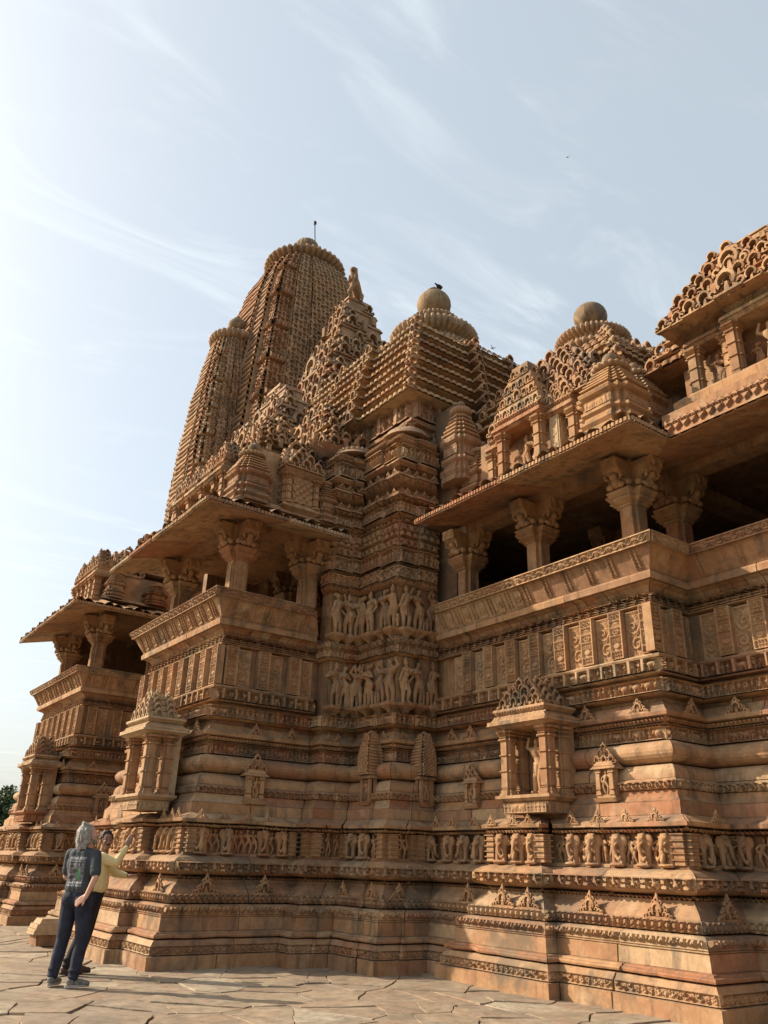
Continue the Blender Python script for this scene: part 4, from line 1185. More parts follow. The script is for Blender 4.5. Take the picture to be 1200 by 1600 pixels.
# procession frieze: elephants, small figures and banded posts
def post_mesh():
    mb = MB(); w = .15
    for q in range(5): mb.frust((0, 0), w, w * .96, q * .074, q * .074 + .055, w, w * .96); mb.frust((0, 0), w * 1.3, w * 1.34, q * .074 + .055, q * .074 + .070, w * 1.3, w * 1.34)
    return mb.mesh('banded_post', STONE_C, origin=(0, 0, 0))[0]
POST = post_mesh()
def frieze(i, items, run=LOW):
    for kind, pos in items:
        if kind == 'e': on_wall(i, pos, .60, 1.50, ELE[rg.randrange(3)], 'elephant_carving', s=.97, rot=rg.uniform(-.2, .2), run=run)
        elif kind == 'p': on_wall(i, pos, .635, 1.505, POST, 'banded_post', run=run, s=.97)
        else: on_wall(i, pos, .655, 1.50, SFIG[rg.randrange(2)], 'small_carved_figure', s=rg.uniform(.88, .95), rot=rg.uniform(-.5, .5), run=run)
# right balcony wall (edge 2), niche base (edge 4 of the lower run), beyond it (edge 6)
ev = [6.46, 6.79, 7.19, 7.60, 7.95]
frieze(2, [('e', y) for y in ev] + [('f', y) for y in (6.62, 6.93, 7.05, 7.33, 7.46, 7.73, 7.84, 8.09, 8.18)] + [('p', 6.28)])
frieze(4, [('e', 8.78), ('e', 8.50), ('f', 8.64), ('p', 8.33), ('f', 8.93), ('e', 9.12), ('p', 9.32)])
frieze(6, [('e', 10.54), ('e', 10.16), ('e', 9.80), ('f', 10.34), ('f', 9.97), ('f', 9.62), ('f', 10.7), ('e', 9.5)])
frieze(1, [('p', 9.02), ('e', 9.26), ('f', 9.45), ('e', 9.66), ('p', 9.84 - .04)])
frieze(0, [('e', 6.0), ('f', 5.78), ('e', 5.55), ('f', 5.35), ('e', 5.1), ('p', 6.16), ('e', 4.6), ('f', 4.85)])
frieze(7, [('e', 8.86), ('p', 8.66), ('f', 8.75)]); frieze(9, [('p', 8.16), ('f', 8.36), ('f', 8.47), ('p', 8.56)])
frieze(10, [('p', 11.12), ('f', 11.22)]); frieze(12, [('f', 11.3), ('e', 11.52), ('e', 11.86), ('p', 12.05)])
frieze(13, [('p', 7.98), ('f', 8.0 - .14)]); frieze(15, [('p', 7.46), ('f', 7.6), ('f', 7.72)]); frieze(16, [('p', 12.3)])
frieze(17, [('e', 5.58), ('f', 5.74), ('f', 5.86), ('e', 6.02), ('f', 6.18), ('f', 6.30), ('f', 6.52), ('e', 6.68), ('f', 6.83), ('e', 7.02), ('p', 7.2), ('p', 5.42), ('f', 6.42)])
frieze(18, [('p', 12.68), ('e', 12.92), ('e', 13.2), ('e', 13.45)])
frieze(20, [('p', 13.74), ('e', 14.0), ('e', 14.3), ('f', 14.15), ('p', 14.55)]); frieze(22, [('e', 15.1), ('e', 15.5), ('p', 15.8), ('e', 16.2), ('e', 16.6)])
frieze(25, [('p', 5.5), ('e', 5.76), ('f', 5.95), ('f', 6.1), ('e', 6.3), ('f', 6.5), ('e', 6.75)])
frieze(26, [('p', 20.9), ('e', 21.15), ('e', 21.45), ('e', 21.75)]); frieze(28, [('p', 22.0), ('e', 22.3), ('e', 22.65), ('p', 22.95)]); frieze(30, [('e', 23.3), ('e', 23.8), ('p', 24.2), ('e', 24.7), ('e', 25.2)])

# small arch crests on the lotus course, the drip eave and the ribbed cornice
def crest_mesh():
    """arch with a seated knob inside, flame-like curls stepping up both sides"""
    mb = MB(); d = .055
    def ring(cx, cz, R, r, a0, a1, dd, n=12, pt=0):
        P = np.zeros((n, 4, 3))
        for i, t in enumerate(np.linspace(a0, a1, n)):
            c, q = math.cos(t), math.sin(t); k = 1 + pt * max(0, q) ** 6
            P[i, 0] = (cx + r * c, 0, cz + r * q); P[i, 1] = (cx + r * c, -dd, cz + r * q); P[i, 2] = (cx + R * c, -dd * .85, cz + R * q * k); P[i, 3] = (cx + R * c, 0, cz + R * q * k)
        mb.grid(P)
    ring(0, .115, .088, .058, -.6, PI + .6, d * 1.2, 14, .15)
    for q in (-1, 1):
        for cx, cz, R in ((.115, .05, .042), (.175, .035, .034), (.225, .022, .024), (.095, .125, .034), (.145, .095, .028), (.055, .20, .034)):
            ring(q * cx, cz, R, R * .45, -1.2 if q > 0 else PI + 1.2, (3.6 if q > 0 else -.5), d * .8, 8)
    ring(0, .235, .042, .018, 0, 2 * PI, d, 9); mb.frust((0, -d * .4), .05, .012, .27, .325, d * .7, d * .3)
    mb.box((-.25, -d * .6, -.02), (.25, 0, .014))
    mb.frust((0, -d * .4), .06, .045, .02, .07, d * .6, d * .6); mb.frust((0, -d * .4), .035, .02, .072, .11, d * .5, d * .4)
    return mb.mesh('arch_crest', STONE_C, origin=(0, 0, 0))[0]
CREST = crest_mesh()
def crests(i, L, o, z, s=1.0, run=ALL):
    for p in L:
        on_wall(i, p, o, z, CREST, 'arch_crest', s=s * .86 * rg.uniform(.93, 1.06), run=run)
crests(2, [6.5, 7.5], .37, .945, .95, LOW); crests(4, [8.38, 8.86], .37, .945, .95, LOW); crests(6, [9.8], .37, .945, .95, LOW); crests(1, [9.2], .37, .945, .95, LOW)
crests(17, [5.64, 6.62], .37, .945, .95, LOW); crests(18, [12.7], .37, .945, .95, LOW); crests(22, [15.6, 16.4], .37, .945, .9, LOW); crests(26, [20.8, 21.3], .37, .945, .9, LOW)
crests(25, [5.7, 6.6], .37, .945, .9, LOW); crests(12, [11.7], .37, .945, .8, LOW); crests(9, [8.1], .36, .945, .8, LOW); crests(10, [10.98], .36, .945, .8, LOW)
crests(2, [6.5, 6.95, 7.4, 7.85], .49, 1.99, .6, LOW); crests(4, [8.45, 8.75, 9.2], .49, 1.99, .5, LOW); crests(6, [9.8, 10.3, 10.7], .49, 1.99, .6, LOW); crests(1, [9.4], .49, 1.99, .6, LOW)
crests(17, [5.5, 5.9, 6.3, 6.65], .49, 1.99, .55, LOW); crests(18, [12.6, 12.85, 13.2], .49, 1.99, .55, LOW); crests(22, [15.2, 15.9, 16.6], .49, 1.99, .5, LOW); crests(26, [20.8, 21.2], .49, 1.99, .5, LOW); crests(25, [5.6, 6.3], .49, 1.99, .5, LOW)
crests(2, [6.88, 7.79, 10.27, 10.74], .875, 3.385, .8); crests(1, [9.75], .875, 3.385, .8); crests(0, [5.98, 5.0], .875, 3.385, .85)
crests(13, [6.49, 7.2], .875, 3.385, .75); crests(14, [13.21, 13.85, 16.0], .875, 3.385, .75); crests(17, [6.3, 7.2], .875, 3.385, .75); crests(18, [21.3, 24], .875, 3.385, .75)
crests(6, [11.5], .875, 3.385, .5); crests(3, [8.95], .875, 3.385, .5); crests(11, [7.75, 7.95], .875, 3.385, .5); crests(8, [11.95], .875, 3.385, .5); crests(5, [8.5], .875, 3.385, .45)
for z_, s_ in ((8.06, .55), (8.50, .55)):
    crests(3, [8.95, 9.2], .96, z_, s_); crests(5, [8.58, 8.8], .96, z_, s_); crests(6, [11.5, 11.72], .96, z_, s_); crests(8, [11.98, 12.25], .96, z_, s_)
    crests(11, [7.8, 8.0], .96, z_ - .1, s_ * .9); crests(9, [8.25], .96, z_ - .1, s_ * .9)

# tiny wall shrines over the loop band
def mini_niche(i, pos, o=.74, s=1.0, z=2.28):
    root = on_wall(i, pos, o, z, None, 'wall_shrine', s=s)
    M = WM[root.name]
    mb = MB(); mb.frust((0, 0), .34, .40, -.02, .03, .16, .22); mb.frust((0, 0), .30, .30, .03, .07, .14, .14)
    mb.frust((0, 0), .42, .36, .40, .44, .24, .16); mb.frust((0, 0), .34, .26, .44, .50, .18, .12); mb.frust((0, 0), .30, .30, .07, .40, .05, .05)
    for q in (-1, 1):
        for a, b in ((.07, .12), (.14, .34), (.35, .40)): mb.frust((q * .11, -.05), .07 if a > .1 and a < .3 else .09, .06 if a < .3 else .09, a, b, .07, .07)
    me = mb.mesh('shrine_frame', STONE_C, origin=(0, 0, 0))[0]; link('shrine_frame', me, M, root)
    mb = MB()
    for r in range(3):
        for q in range(3 - r): chaitya(mb, Matrix.Translation(((q - (2 - r) / 2) * .12, -.03, .47 + r * .075)), .17, .04, simple=True)
    me = mb.mesh('shrine_crest', STONE_C, origin=(0, 0, 0))[0]; link('shrine_crest', me, M, root)
    link('small_carved_figure', SFIG[0], M @ Matrix.Translation((0, -.055, .08)) @ Matrix.Diagonal((.75, .75, .78, 1)), root)
mini_niche(2, 7.38); mini_niche(2, 10.08, s=.9); mini_niche(13, 6.48, s=1.05); mini_niche(17, 6.6, s=1.05); mini_niche(0, 5.3)
# tall miniature spires standing against the roll moulding of the main pier
def wall_spire(i, pos, o=.80):
    root = on_wall(i, pos, o, 2.34, None, 'wall_spire'); M = WM[root.name]
    mb = MB(); mb.frust((0, 0), .2, .32, -.03, .04, .16, .24); mb.frust((0, 0), .28, .28, .04, .40, .1, .1); mb.frust((0, 0), .36, .32, .40, .45, .26, .2)
    for q in (-1, 1): mb.frust((q * .11, -.06), .06, .06, .04, .40, .07, .07)
    link('spire_shrine', mb.mesh('spire_shrine', STONE_C, origin=(0, 0, 0))[0], M, root)
    link('small_carved_figure', SFIG[1], M @ Matrix.Translation((0, -.06, .05)) @ Matrix.Diagonal((.8, .8, .85, 1)), root)
    mb = MB()
    zs = np.linspace(.46, 1.16, 66); t = (zs - .46) / .7
    hw = .15 * (1 - .55 * np.clip(t - .35, 0, 1) ** 1.6 * 2.0)
    for sgn, ax in ((1, 0), (1, 1), (-1, 1)):
        u = np.linspace(-1, 1, 22)
        P = np.zeros((len(zs), len(u), 3)); U = u[None] * hw[:, None]; Vv = np.repeat(zs[:, None], len(u), 1)
        h = (f_mesh(U, Vv, 1, .10, .085) if ax == 0 else f_slat(U, Vv, 1, .05)) * .022
        if ax == 0: P[..., 0] = U; P[..., 1] = -(hw[:, None] + h)
        else: P[..., 0] = sgn * (hw[:, None] + h); P[..., 1] = U
        P[..., 2] = Vv; mb.grid(P)
    mb.frust((0, 0), .12, .03, 1.15, 1.2)
    link('spire_body', mb.mesh('spire_body', STONE_C, origin=(0, 0, 0))[0], M, root)
wall_spire(3, 8.87); wall_spire(8, 11.72, o=.82)

# ---- niches with columns: generic aedicule, front faces local -y, x across
def banded_column(h, w, carved=False, plain=False):
    mb = MB()
    def pl(o, w=w):
        a = w / 2 - o; s = a * .62
        return [(-a, -s), (-a, s), (-s, s), (-s, a), (s, a), (s, s), (a, s), (a, -s), (s, -s), (s, -a), (-s, -a), (-s, -s)]
    pr = [(-.03, 0), (-.03, h * .035), (-.01, h * .04), (-.01, h * .085), (.015, h * .09), (.0, h * .10), (.015, h * .115), (0, h * .125)]
    for q in (.36, .60): pr += [(0, h * q), (-.022, h * (q + .004)), (-.022, h * (q + .018)), (0, h * (q + .024))]
    pr += [(0, h * .83), (-.03, h * .84), (-.03, h * .86), (0, h * .87), (-.02, h * .885), (0, h * .90), (-.025, h * .915), (-.045, h * .93), (-.01, h * .94), (-.05, h * .96), (-.06, h * .985), (-.05, h)]
    mb.stack(pl, pr)
    return mb.mesh('niche_column', STONE_C, origin=(0, 0, 0))[0]
def aedicule(name, M, W, H, D, cols, fig, ped_w=None, ped_h=.6, mat=STONE, ped=True, base=True, step=False):
    root = link(name, None, M, temple)
    mb = MB()
    if base:
        mb.frust((0, 0), W * .86, W * .90, -.24, -.09, D * .8, D * .84)
        relief(mb, (-W * .43, -D * .42 - .003, -.235), (1, 0, 0), (0, 0, 1), (0, -1, 0), W * .86, .14, f_figs, .02, res=.011)
        relief(mb, (-W * .45 + .0, D * .4, -.235), (0, -1, 0), (0, 0, 1), (-1, 0, 0), D * .82, .14, f_figs, .02, res=.011)
        relief(mb, (W * .45 - .0, -D * .42, -.235), (0, 1, 0), (0, 0, 1), (1, 0, 0), D * .82, .14, f_figs, .02, res=.011)
        mb.frust((0, 0), W * .94, W * 1.06, -.085, -.045, D * .9, D * 1.04)
    mb.frust((0, 0), W * 1.08, W * 1.08, -.042, .0, D * 1.06, D * 1.06)
    link('niche_base', mb.mesh('niche_base', mat, origin=(0, 0, 0))[0], M, root)
    mb = MB(); mb.box((-W / 2 + .02, D * .30, .0), (W / 2 - .02, D * .5, H))
    link('niche_back', mb.mesh('niche_back', mat, origin=(0, 0, 0))[0], M, root)
    cw = .19 if W < 1.6 else .2
    cm = banded_column(H, cw)
    for x, y in cols: link('niche_column', cm, M @ Matrix.Translation((x, y, 0)), root)
    if fig is not None:
        for f, x, s in fig: link('carved_figure', FIG[f], M @ Matrix.Translation((x, D * .05, .04)) @ Matrix.Diagonal((s, s, s, 1)), root)
    mb = MB(); w2, d2 = (W * 1.2, D * 1.25) if base else (W * 1.06, D * 1.22)
    mb.frust((0, 0), W * 1.0, w2, H, H + .05, D * 1.0, d2); mb.frust((0, 0), w2 * 1.03, w2 * .99, H + .053, H + .10, d2 * 1.03, d2 * .99); mb.frust((0, 0), w2 * .97, w2 * .78, H + .103, H + .20, d2 * .96, d2 * .76)
    relief(mb, (-w2 * .5, -d2 * .515, H + .05), (1, 0, 0), (0, 0, 1), (0, -1, 0), w2, .055, f_bumps, .015, res=.02)
    for sx in (-1, 1):
        relief(mb, (sx * w2 * .5, -d2 * .5, H + .10), (0, 1, 0), (0, .0, 1), (sx, 0, 0), d2, .03, f_bumps, .012, res=.02)
    mb.frust((0, 0), w2 * .8, w2 * .88, H + .203, H + .25, d2 * .78, d2 * .86); mb.frust((0, 0), w2 * .90, w2 * .88, H + .253, H + .29, d2 * .88, d2 * .86)
    relief(mb, (-w2 * .40, -d2 * .39, H + .203), (1, 0, 0), (0, -.3, 1), (0, -1, 0), w2 * .8, .05, f_teeth, .03, res=.012)
    relief(mb, (-w2 * .45, -d2 * .44, H + .12), (1, 0, 0), (0, .5, 1), (0, -1, .2), w2 * .9, .07, f_loops, .02, res=.012)
    link('niche_cornice', mb.mesh('niche_cornice', mat, origin=(0, 0, 0))[0], M, root)
    if ped:
        z0 = H + .293; rows = 4; pw = ped_w or W
        for r in range(rows):
            mb = MB()
            f = 1 - r / rows * .78; rh = ped_h / rows
            mb.frust((0, 0), pw * f * .9, pw * f * .84, z0 + r * rh, z0 + (r + 1) * rh, D * (.85 - .12 * r), D * (.8 - .12 * r))
            n = max(1, int(round(pw * f / .20)))
            for q in range(n):
                s = .26 if not (r == 1 and q == n // 2) else .34
                chaitya(mb, Matrix.Translation(((q - (n - 1) / 2) * pw * f / n, -D * (.43 - .06 * r), z0 + r * rh - .01)), s, .05, n=9)
            for sx in (-1, 1):
                m = max(1, int(D * .8 / .22))
                for q in range(m):
                    chaitya(mb, Matrix.Translation((sx * pw * f * .45, (q - (m - 1) / 2) * .22, z0 + r * rh - .01)) @ Matrix.Rotation(sx * PI / 2, 4, 'Z'), .24, .05, n=8, simple=True)
            link('niche_pediment', mb.mesh('niche_pediment', mat, origin=(0, 0, 0))[0], M, root)
    return root
MA = Matrix.Rotation(-PI / 2, 4, 'Z')
aedicule('wall_niche', Matrix.Translation((8.86, 8.50, 2.37)) @ MA, .98, .93, .62, [(-.39, -.17), (.39, -.17), (-.40, .10), (.40, .10)], [(3, 0, .98)], ped_w=.9, ped_h=.38)
aedicule('wall_niche', Matrix.Translation((5.06, 13.75, 2.35)) @ MA, .98, .93, .62, [(-.39, -.17), (.39, -.17), (-.40, .12), (.40, .12)], [(2, 0, .95)], ped_w=.75, ped_h=.42, mat=STONE_Y)
aedicule('wall_niche', Matrix.Translation((5.28, 22.0, 2.35)) @ MA, 1.1, 1.0, .6, [(-.43, -.17), (.43, -.17), (-.43, .12), (.43, .12)], [(4, 0, .95)], ped_w=.95, ped_h=.45)
# statue pavilions above the eaves
aedicule('roof_pavilion', Matrix.Translation((9.38, 8.85, 7.78)) @ MA, 1.15, .92, .5, [(-.45, -.16), (.45, -.16)], [(0, -.02, .95), (5, -.22, .7), (6, .2, .7)], ped_w=1.15, ped_h=1.05, base=False)
aedicule('roof_pavilion', Matrix.Translation((9.55, 8.0, 7.72)) @ MA, .62, .9, .5, [(.24, -.15)], [(1, -.08, .9)], ped_w=.6, ped_h=.45, base=False)
aedicule('roof_pavilion', Matrix.Translation((9.65, 9.65, 7.8)) @ MA, .5, .8, .5, [(-.2, -.15)], [(2, .05, .8)], ped_w=.5, ped_h=.5, base=False)
gable((9.95, 8.5), 1.1, 2.6, 8.95, 1.35, temple, STONE_U, steps=8, motif=.24, deep=.09)
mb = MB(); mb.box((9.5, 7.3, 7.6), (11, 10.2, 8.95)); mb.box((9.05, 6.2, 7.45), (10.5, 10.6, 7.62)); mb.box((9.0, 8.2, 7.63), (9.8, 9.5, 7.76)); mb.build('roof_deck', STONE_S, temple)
mb = MB(); mb.box((9.30, 8.02, 7.5), (9.52, 8.24, 8.8))
relief(mb, (9.297, 8.22, 7.8), (0, -1, 0), (0, 0, 1), (-1, 0, 0), .18, .95, lambda u, v, H: f_loops(v, u, .18), .012, res=.012); relief(mb, (9.32, 8.017, 7.8), (1, 0, 0), (0, 0, 1), (0, -1, 0), .18, .95, lambda u, v, H: f_loops(v, u, .18), .012, res=.012)
mb.build('scroll_carved_slab', STONE_Y, temple)
# porch front: columned attic with high pediment
aedicule('roof_pavilion', Matrix.Translation((10.05, 5.45, 8.0)) @ MA, .72, .92, .42, [(-.29, -.12), (.29, -.12)], [(1, .0, .95)], ped=False, base=False)
aedicule('roof_pavilion', Matrix.Translation((9.93, 4.55, 8.0)) @ MA, 1.05, .92, .48, [(-.45, -.15), (.42, -.15)], [(3, -.0, .98), (5, -.22, .65)], ped=False, base=False)
aedicule('roof_pavilion', Matrix.Translation((10.05, 3.55, 8.0)) @ MA, .9, .92, .42, [(-.35, -.12)], [(6, .1, .98)], ped=False)
mb = MB(); mb.box((10.2, 1.0, 7.6), (11.5, 5.75, 9.1)); mb.box((9.5, 1.0, 7.72), (10.4, 5.95, 7.9)); mb.frust((10.1, 4.5), 1.2, 1.0, 7.9, 7.99, 2.9, 2.7); mb.build('roof_deck', STONE, temple)
gable((10.1, 4.75), 1.3, 2.5, 9.18, 1.2, temple, STONE, steps=7, motif=.25, top=.28, deep=.10)
mb = MB(); mb.box((10.32, 4.9, 7.92), (11.2, 6.2, 8.95)); mb.build('attic_wall', STONE, temple)
# left roof: lattice window shrine, columned gallery
def lattice_shrine(c, w, z, h):
    root = link('lattice_shrine', None, Matrix.Translation((c[0], c[1], z)), temple)
    mb = MB()
    mb.frust(c, w * .7, w * 1.1, z - .2, z - .08, w * .7, w * 1.1); mb.frust(c, w * 1.12, w * 1.05, z - .077, z, w * 1.12, w * 1.05); mb.frust(c, w * .9, w * .9, z, z + h, w * .9, w * .9)
    mb.frust(c, w * .95, w * 1.2, z + h, z + h + .08, w * .95, w * 1.2); mb.frust(c, w * 1.22, w * 1.0, z + h + .083, z + h + .16, w * 1.22, w * 1.0)
    mb.build('shrine_body', STONE, root)
    for d, (dx, dy) in (('B', (0, -1)), ('A', (-1, 0))):
        mb = MB(); m2 = MB()
        q = .56 * w
        relief(m2, (-q / 2, -.0, .06), (1, 0, 0), (0, 0, 1), (0, -1, 0), q, h - .12, f_grid, .035, res=.0125)
        mb.join(m2, face_M(c[0] + dx * (w * .45 + .01), c[1] + dy * (w * .45 + .01), z, d)); mb.build('lattice_window', STONE_Y if d == 'A' else STONE_C, root)
        cm = banded_column(h, .11)
        for s in (-1, 1): link('niche_column', cm, face_M(c[0] + dx * w * .47, c[1] + dy * w * .47, z, d) @ Matrix.Translation((s * w * .40, 0, 0)), root)
    mb = MB()
    for r in range(3):
        n = 3 - r
        for q in range(n):
            for d, (dx, dy) in (('B', (0, -1)), ('A', (-1, 0))):
                mb.join((lambda b: (chaitya(b, Matrix.Translation(((q - (n - 1) / 2) * .27, 0, 0)), .34, .1), b)[1])(MB()), face_M(c[0] + dx * (w * .5 - r * .09), c[1] + dy * (w * .5 - r * .09), z + h + .15 + r * .17, d))
        mb.frust(c, w * (1 - r * .22), w * (.9 - r * .22), z + h + .16 + r * .18, z + h + .33 + r * .18, w * (1 - r * .22), w * (.9 - r * .22))
    mb.build('shrine_crest', STONE, root)
lattice_shrine((6.95, 13.0), .78, 7.78, .62)
for j, (yy) in enumerate((13.55, 14.15, 14.8, 15.45)):
    aedicule('roof_pavilion', Matrix.Translation((5.75, yy, 7.74)) @ MA, .5, .62, .45, [(-.18, -.13), (.2, -.13)] if j == 0 else [(-.18, -.13)], [(j % 6, .03, .6)], ped_w=.55, ped_h=.35 + .1 * (j == 0), base=False)
mb = MB(); mb.box((5.95, 12.9, 7.6), (8.0, 16.9, 8.9)); mb.frust((6.9, 14.8), 2.7, 2.5, 7.56, 7.7, 4.4, 4.2); mb.build('roof_deck', STONE, temple)
gable((6.25, 16.2), .8, 1.0, 8.3, .7, temple, STONE_U, steps=3, motif=.3); gable((6.2, 14.3), .6, 1.5, 8.75, .75, temple, STONE, steps=4, motif=.26)
# far balcony roof
for j, yy in enumerate((21.3, 22.0, 22.8)):
    aedicule('roof_pavilion', Matrix.Translation((5.75, yy, 7.66)) @ MA, .6, .62, .45, [(-.22, -.13), (.2, -.13)], [(j, .03, .6)], ped_w=.6, ped_h=.5, base=False)
mb = MB(); mb.box((5.95, 20.9, 7.6), (8.6, 25, 8.4)); mb.frust((6.9, 22.8), 2.6, 2.4, 7.55, 7.66, 4.6, 4.3); mb.build('roof_deck', STONE, temple)
gable((6.4, 21.7), .9, 1.3, 8.4, .9, temple, STONE_U, steps=4, motif=.34); gable((7.2, 21.9), 1.0, 1.6, 8.6, 1.5, temple, STONE_U, steps=5, motif=.36); gable((8.0, 22.0), 1.2, 2.2, 8.9, 2.0, temple, STONE_U, steps=5, motif=.4)
shrine((6.0, 20.75), .5, 7.62, temple, STONE_U, .9, ball=False); shrine((7.1, 20.7), .6, 7.62, temple, STONE, .7, ball=False)
# lion on the great gable
def lion():
    b = MB(); c = lambda *a: cap_part(b, *a)
    c((0, .5, .45), .26, (0, -.25, .75), .30); c((0, -.3, .85), .25, (0, -.42, 1.25), .22); ell_part(b, (0, -.5, 1.42), .22, .26, .2); c((0, -.66, 1.36), .12, (0, -.74, 1.34), .1)
    for q in (-1, 1): c((q * .16, -.3, .75), .10, (q * .18, -.62, .75), .08); c((q * .18, -.62, .75), .08, (q * .17, -.66, .95), .07); c((q * .18, .5, .45), .14, (q * .22, .4, .05), .09); ell_part(b, (q * .15, -.42, 1.58), .06, .05, .07)
    c((0, .7, .4), .06, (0, .9, .9), .05); c((-.2, -.45, .1), .12, (0, -.4, .5), .12); ell_part(b, (0, -.5, .6), .1, .1, .12)
    return fuse('lion_statue', b, .035, STONE_U, smooth=2)
link('lion_statue', lion(), Matrix.Translation((11.7, 18.6, 19.0)) @ Matrix.Rotation(-.9, 4, 'Z') @ Matrix.Scale(.62, 4), temple)
# ------------------------------------------------------------------ visitors
def simple_mat(name, col, rough=.8, bump=0, bs=200.0, var=.15, vs=30.0, sub=0):
    m, n, l, b = new_mat(name)
    tc = n.new('ShaderNodeTexCoord')
    nz = noise(n, l, tc.outputs['Object'], vs, 4, .6)
    c = mixc(n, l, mrange(n, l, nz.outputs['Fac'], .3, .7, 0, 1), tuple(x * (1 - var) for x in col), tuple(min(1, x * (1 + var)) for x in col))
    l.new(c, b.inputs['Base Color']); b.inputs['Roughness'].default_value = rough
    b.inputs['Specular IOR Level'].default_value = .3
    if sub:
        b.inputs['Subsurface Weight'].default_value = sub; b.inputs['Subsurface Radius'].default_value = (.01, .004, .002)
    if bump:
        bp = n.new('ShaderNodeBump'); bp.inputs['Strength'].default_value = bump; bp.inputs['Distance'].default_value = .01
        l.new(noise(n, l, tc.outputs['Object'], bs, 5, .6).outputs['Fac'], bp.inputs['Height']); l.new(bp.outputs[0], b.inputs['Normal'])
    return m
SKIN1 = simple_mat('pale_skin', (.55, .32, .23), .55, .1, 90, .12, 14, .08)
SKIN2 = simple_mat('brown_skin', (.24, .125, .075), .5, .1, 90, .15, 14, .05)
HAIR1 = simple_mat('grey_hair', (.27, .245, .215), .6, .9, 160, .6, 60)
HAIR2 = simple_mat('black_hair', (.018, .014, .012), .45, .9, 160, .3, 70)
JEANS = simple_mat('dark_denim', (.022, .026, .042), .85, .9, 16, .45, 9)
TROU = simple_mat('black_cloth', (.012, .011, .013), .8, .4, 24, .3, 10)
YELLOW = simple_mat('yellow_cotton', (.64, .51, .25), .8, .9, 14, .06, 8)
SHOE = simple_mat('grey_shoe', (.17, .165, .155), .7, .5, 120, .5, 45)
BROWNSHOE = simple_mat('brown_leather', (.07, .032, .02), .45, .2, 60, .2, 20)
SOLE = simple_mat('pale_sole', (.35, .33, .30), .7)
BELT = simple_mat('dark_leather', (.03, .018, .012), .4)
# printed T-shirt
TEE, n, l, b = new_mat('charcoal_printed_cotton')
tc = n.new('ShaderNodeTexCoord'); sp = n.new('ShaderNodeSeparateXYZ'); l.new(tc.outputs['Object'], sp.inputs[0])
def band(v, a, b_): return mathn(n, l, 'MULTIPLY', mathn(n, l, 'GREATER_THAN', v, a), mathn(n, l, 'LESS_THAN', v, b_))
back = mathn(n, l, 'LESS_THAN', sp.outputs['Y'], -.04)
inx = band(sp.outputs['X'], -.12, .10)
mp = n.new('ShaderNodeMapping'); mp.inputs['Scale'].default_value = (95, 1, 60); l.new(tc.outputs['Object'], mp.inputs[0])
let = noise(n, l, mp.outputs[0], 1.0, 1, .5)
letm = mrange(n, l, let.outputs['Fac'], .47, .52)
rows = mathn(n, l, 'ADD', band(sp.outputs['Z'], 1.365, 1.395), mathn(n, l, 'ADD', band(sp.outputs['Z'], 1.095, 1.118), mathn(n, l, 'ADD', band(sp.outputs['Z'], 1.065, 1.085), band(sp.outputs['Z'], 1.335, 1.35))))
txt = mathn(n, l, 'MULTIPLY', mathn(n, l, 'MULTIPLY', letm, rows), mathn(n, l, 'MULTIPLY', back, inx))
pic = mathn(n, l, 'MULTIPLY', mathn(n, l, 'MULTIPLY', band(sp.outputs['Z'], 1.13, 1.325), inx), back)
pn = noise(n, l, tc.outputs['Object'], 24, 3, .6)
pr = ramp(n, [(0, (.03, .03, .035)), (.42, (.05, .05, .06)), (.47, (.12, .07, .06)), (.53, (.10, .13, .17)), (.58, (.28, .27, .25)), (.63, (.05, .05, .06))]); l.new(pn.outputs['Fac'], pr.inputs[0])
gx = band(sp.outputs['X'], -.0, .06); gz = band(sp.outputs['Z'], 1.14, 1.26)
gn = noise(n, l, tc.outputs['Object'], 40, 2, .5)
gm = mathn(n, l, 'MULTIPLY', mathn(n, l, 'MULTIPLY', gx, gz), mrange(n, l, gn.outputs['Fac'], .4, .55))
cn = noise(n, l, tc.outputs['Object'], 9, 4, .6)
base = mixc(n, l, cn.outputs['Fac'], (.030, .036, .042), (.055, .062, .068))
c = mixc(n, l, pic, base, pr.outputs[0]); c = mixc(n, l, mathn(n, l, 'MULTIPLY', gm, pic), c, (.09, .27, .10)); c = mixc(n, l, txt, c, (.34, .34, .33))
l.new(c, b.inputs['Base Color']); b.inputs['Roughness'].default_value = .9
bp = n.new('ShaderNodeBump'); bp.inputs['Strength'].default_value = .9; bp.inputs['Distance'].default_value = .02
l.new(noise(n, l, tc.outputs['Object'], 15, 4, .5).outputs['Fac'], bp.inputs['Height']); l.new(bp.outputs[0], b.inputs['Normal'])

def hand(b, wrist, d, up, curl=.35, side=1):
    """palm, four unequal bent fingers and a thumb; d forward direction, up = back-of-hand normal"""
    w = Vector(wrist); d = Vector(d).normalized(); up = Vector(up); up = (up - d * up.dot(d)).normalized(); s = d.cross(up) * side
    c = lambda p, r, q, r2: cap_part(b, tuple(p), r, tuple(q), r2, n=8)
    for k, off in enumerate((-.028, -.010, .010, .028)):
        c(w + s * off * .6, .017, w + d * .085 + s * off, .0135)
        L = (.034, .040, .037, .029)[k]
        p = w + d * .088 + s * off * 1.08; dd = d
        for j in range(3):
            dd = (dd - up * curl * (.6 + .4 * j)).normalized(); q = p + dd * L * (1, .72, .55)[j]
            c(p, .0098 - .0007 * j, q, .0092 - .0009 * j); p = q
    p = w + d * .03 - s * .026; q = p + (d * .65 - s * .8).normalized() * .038
    c(p, .0135, q, .0115); c(q, .0112, q + (d * .95 - s * .25 - up * .3).normalized() * .034, .0095)

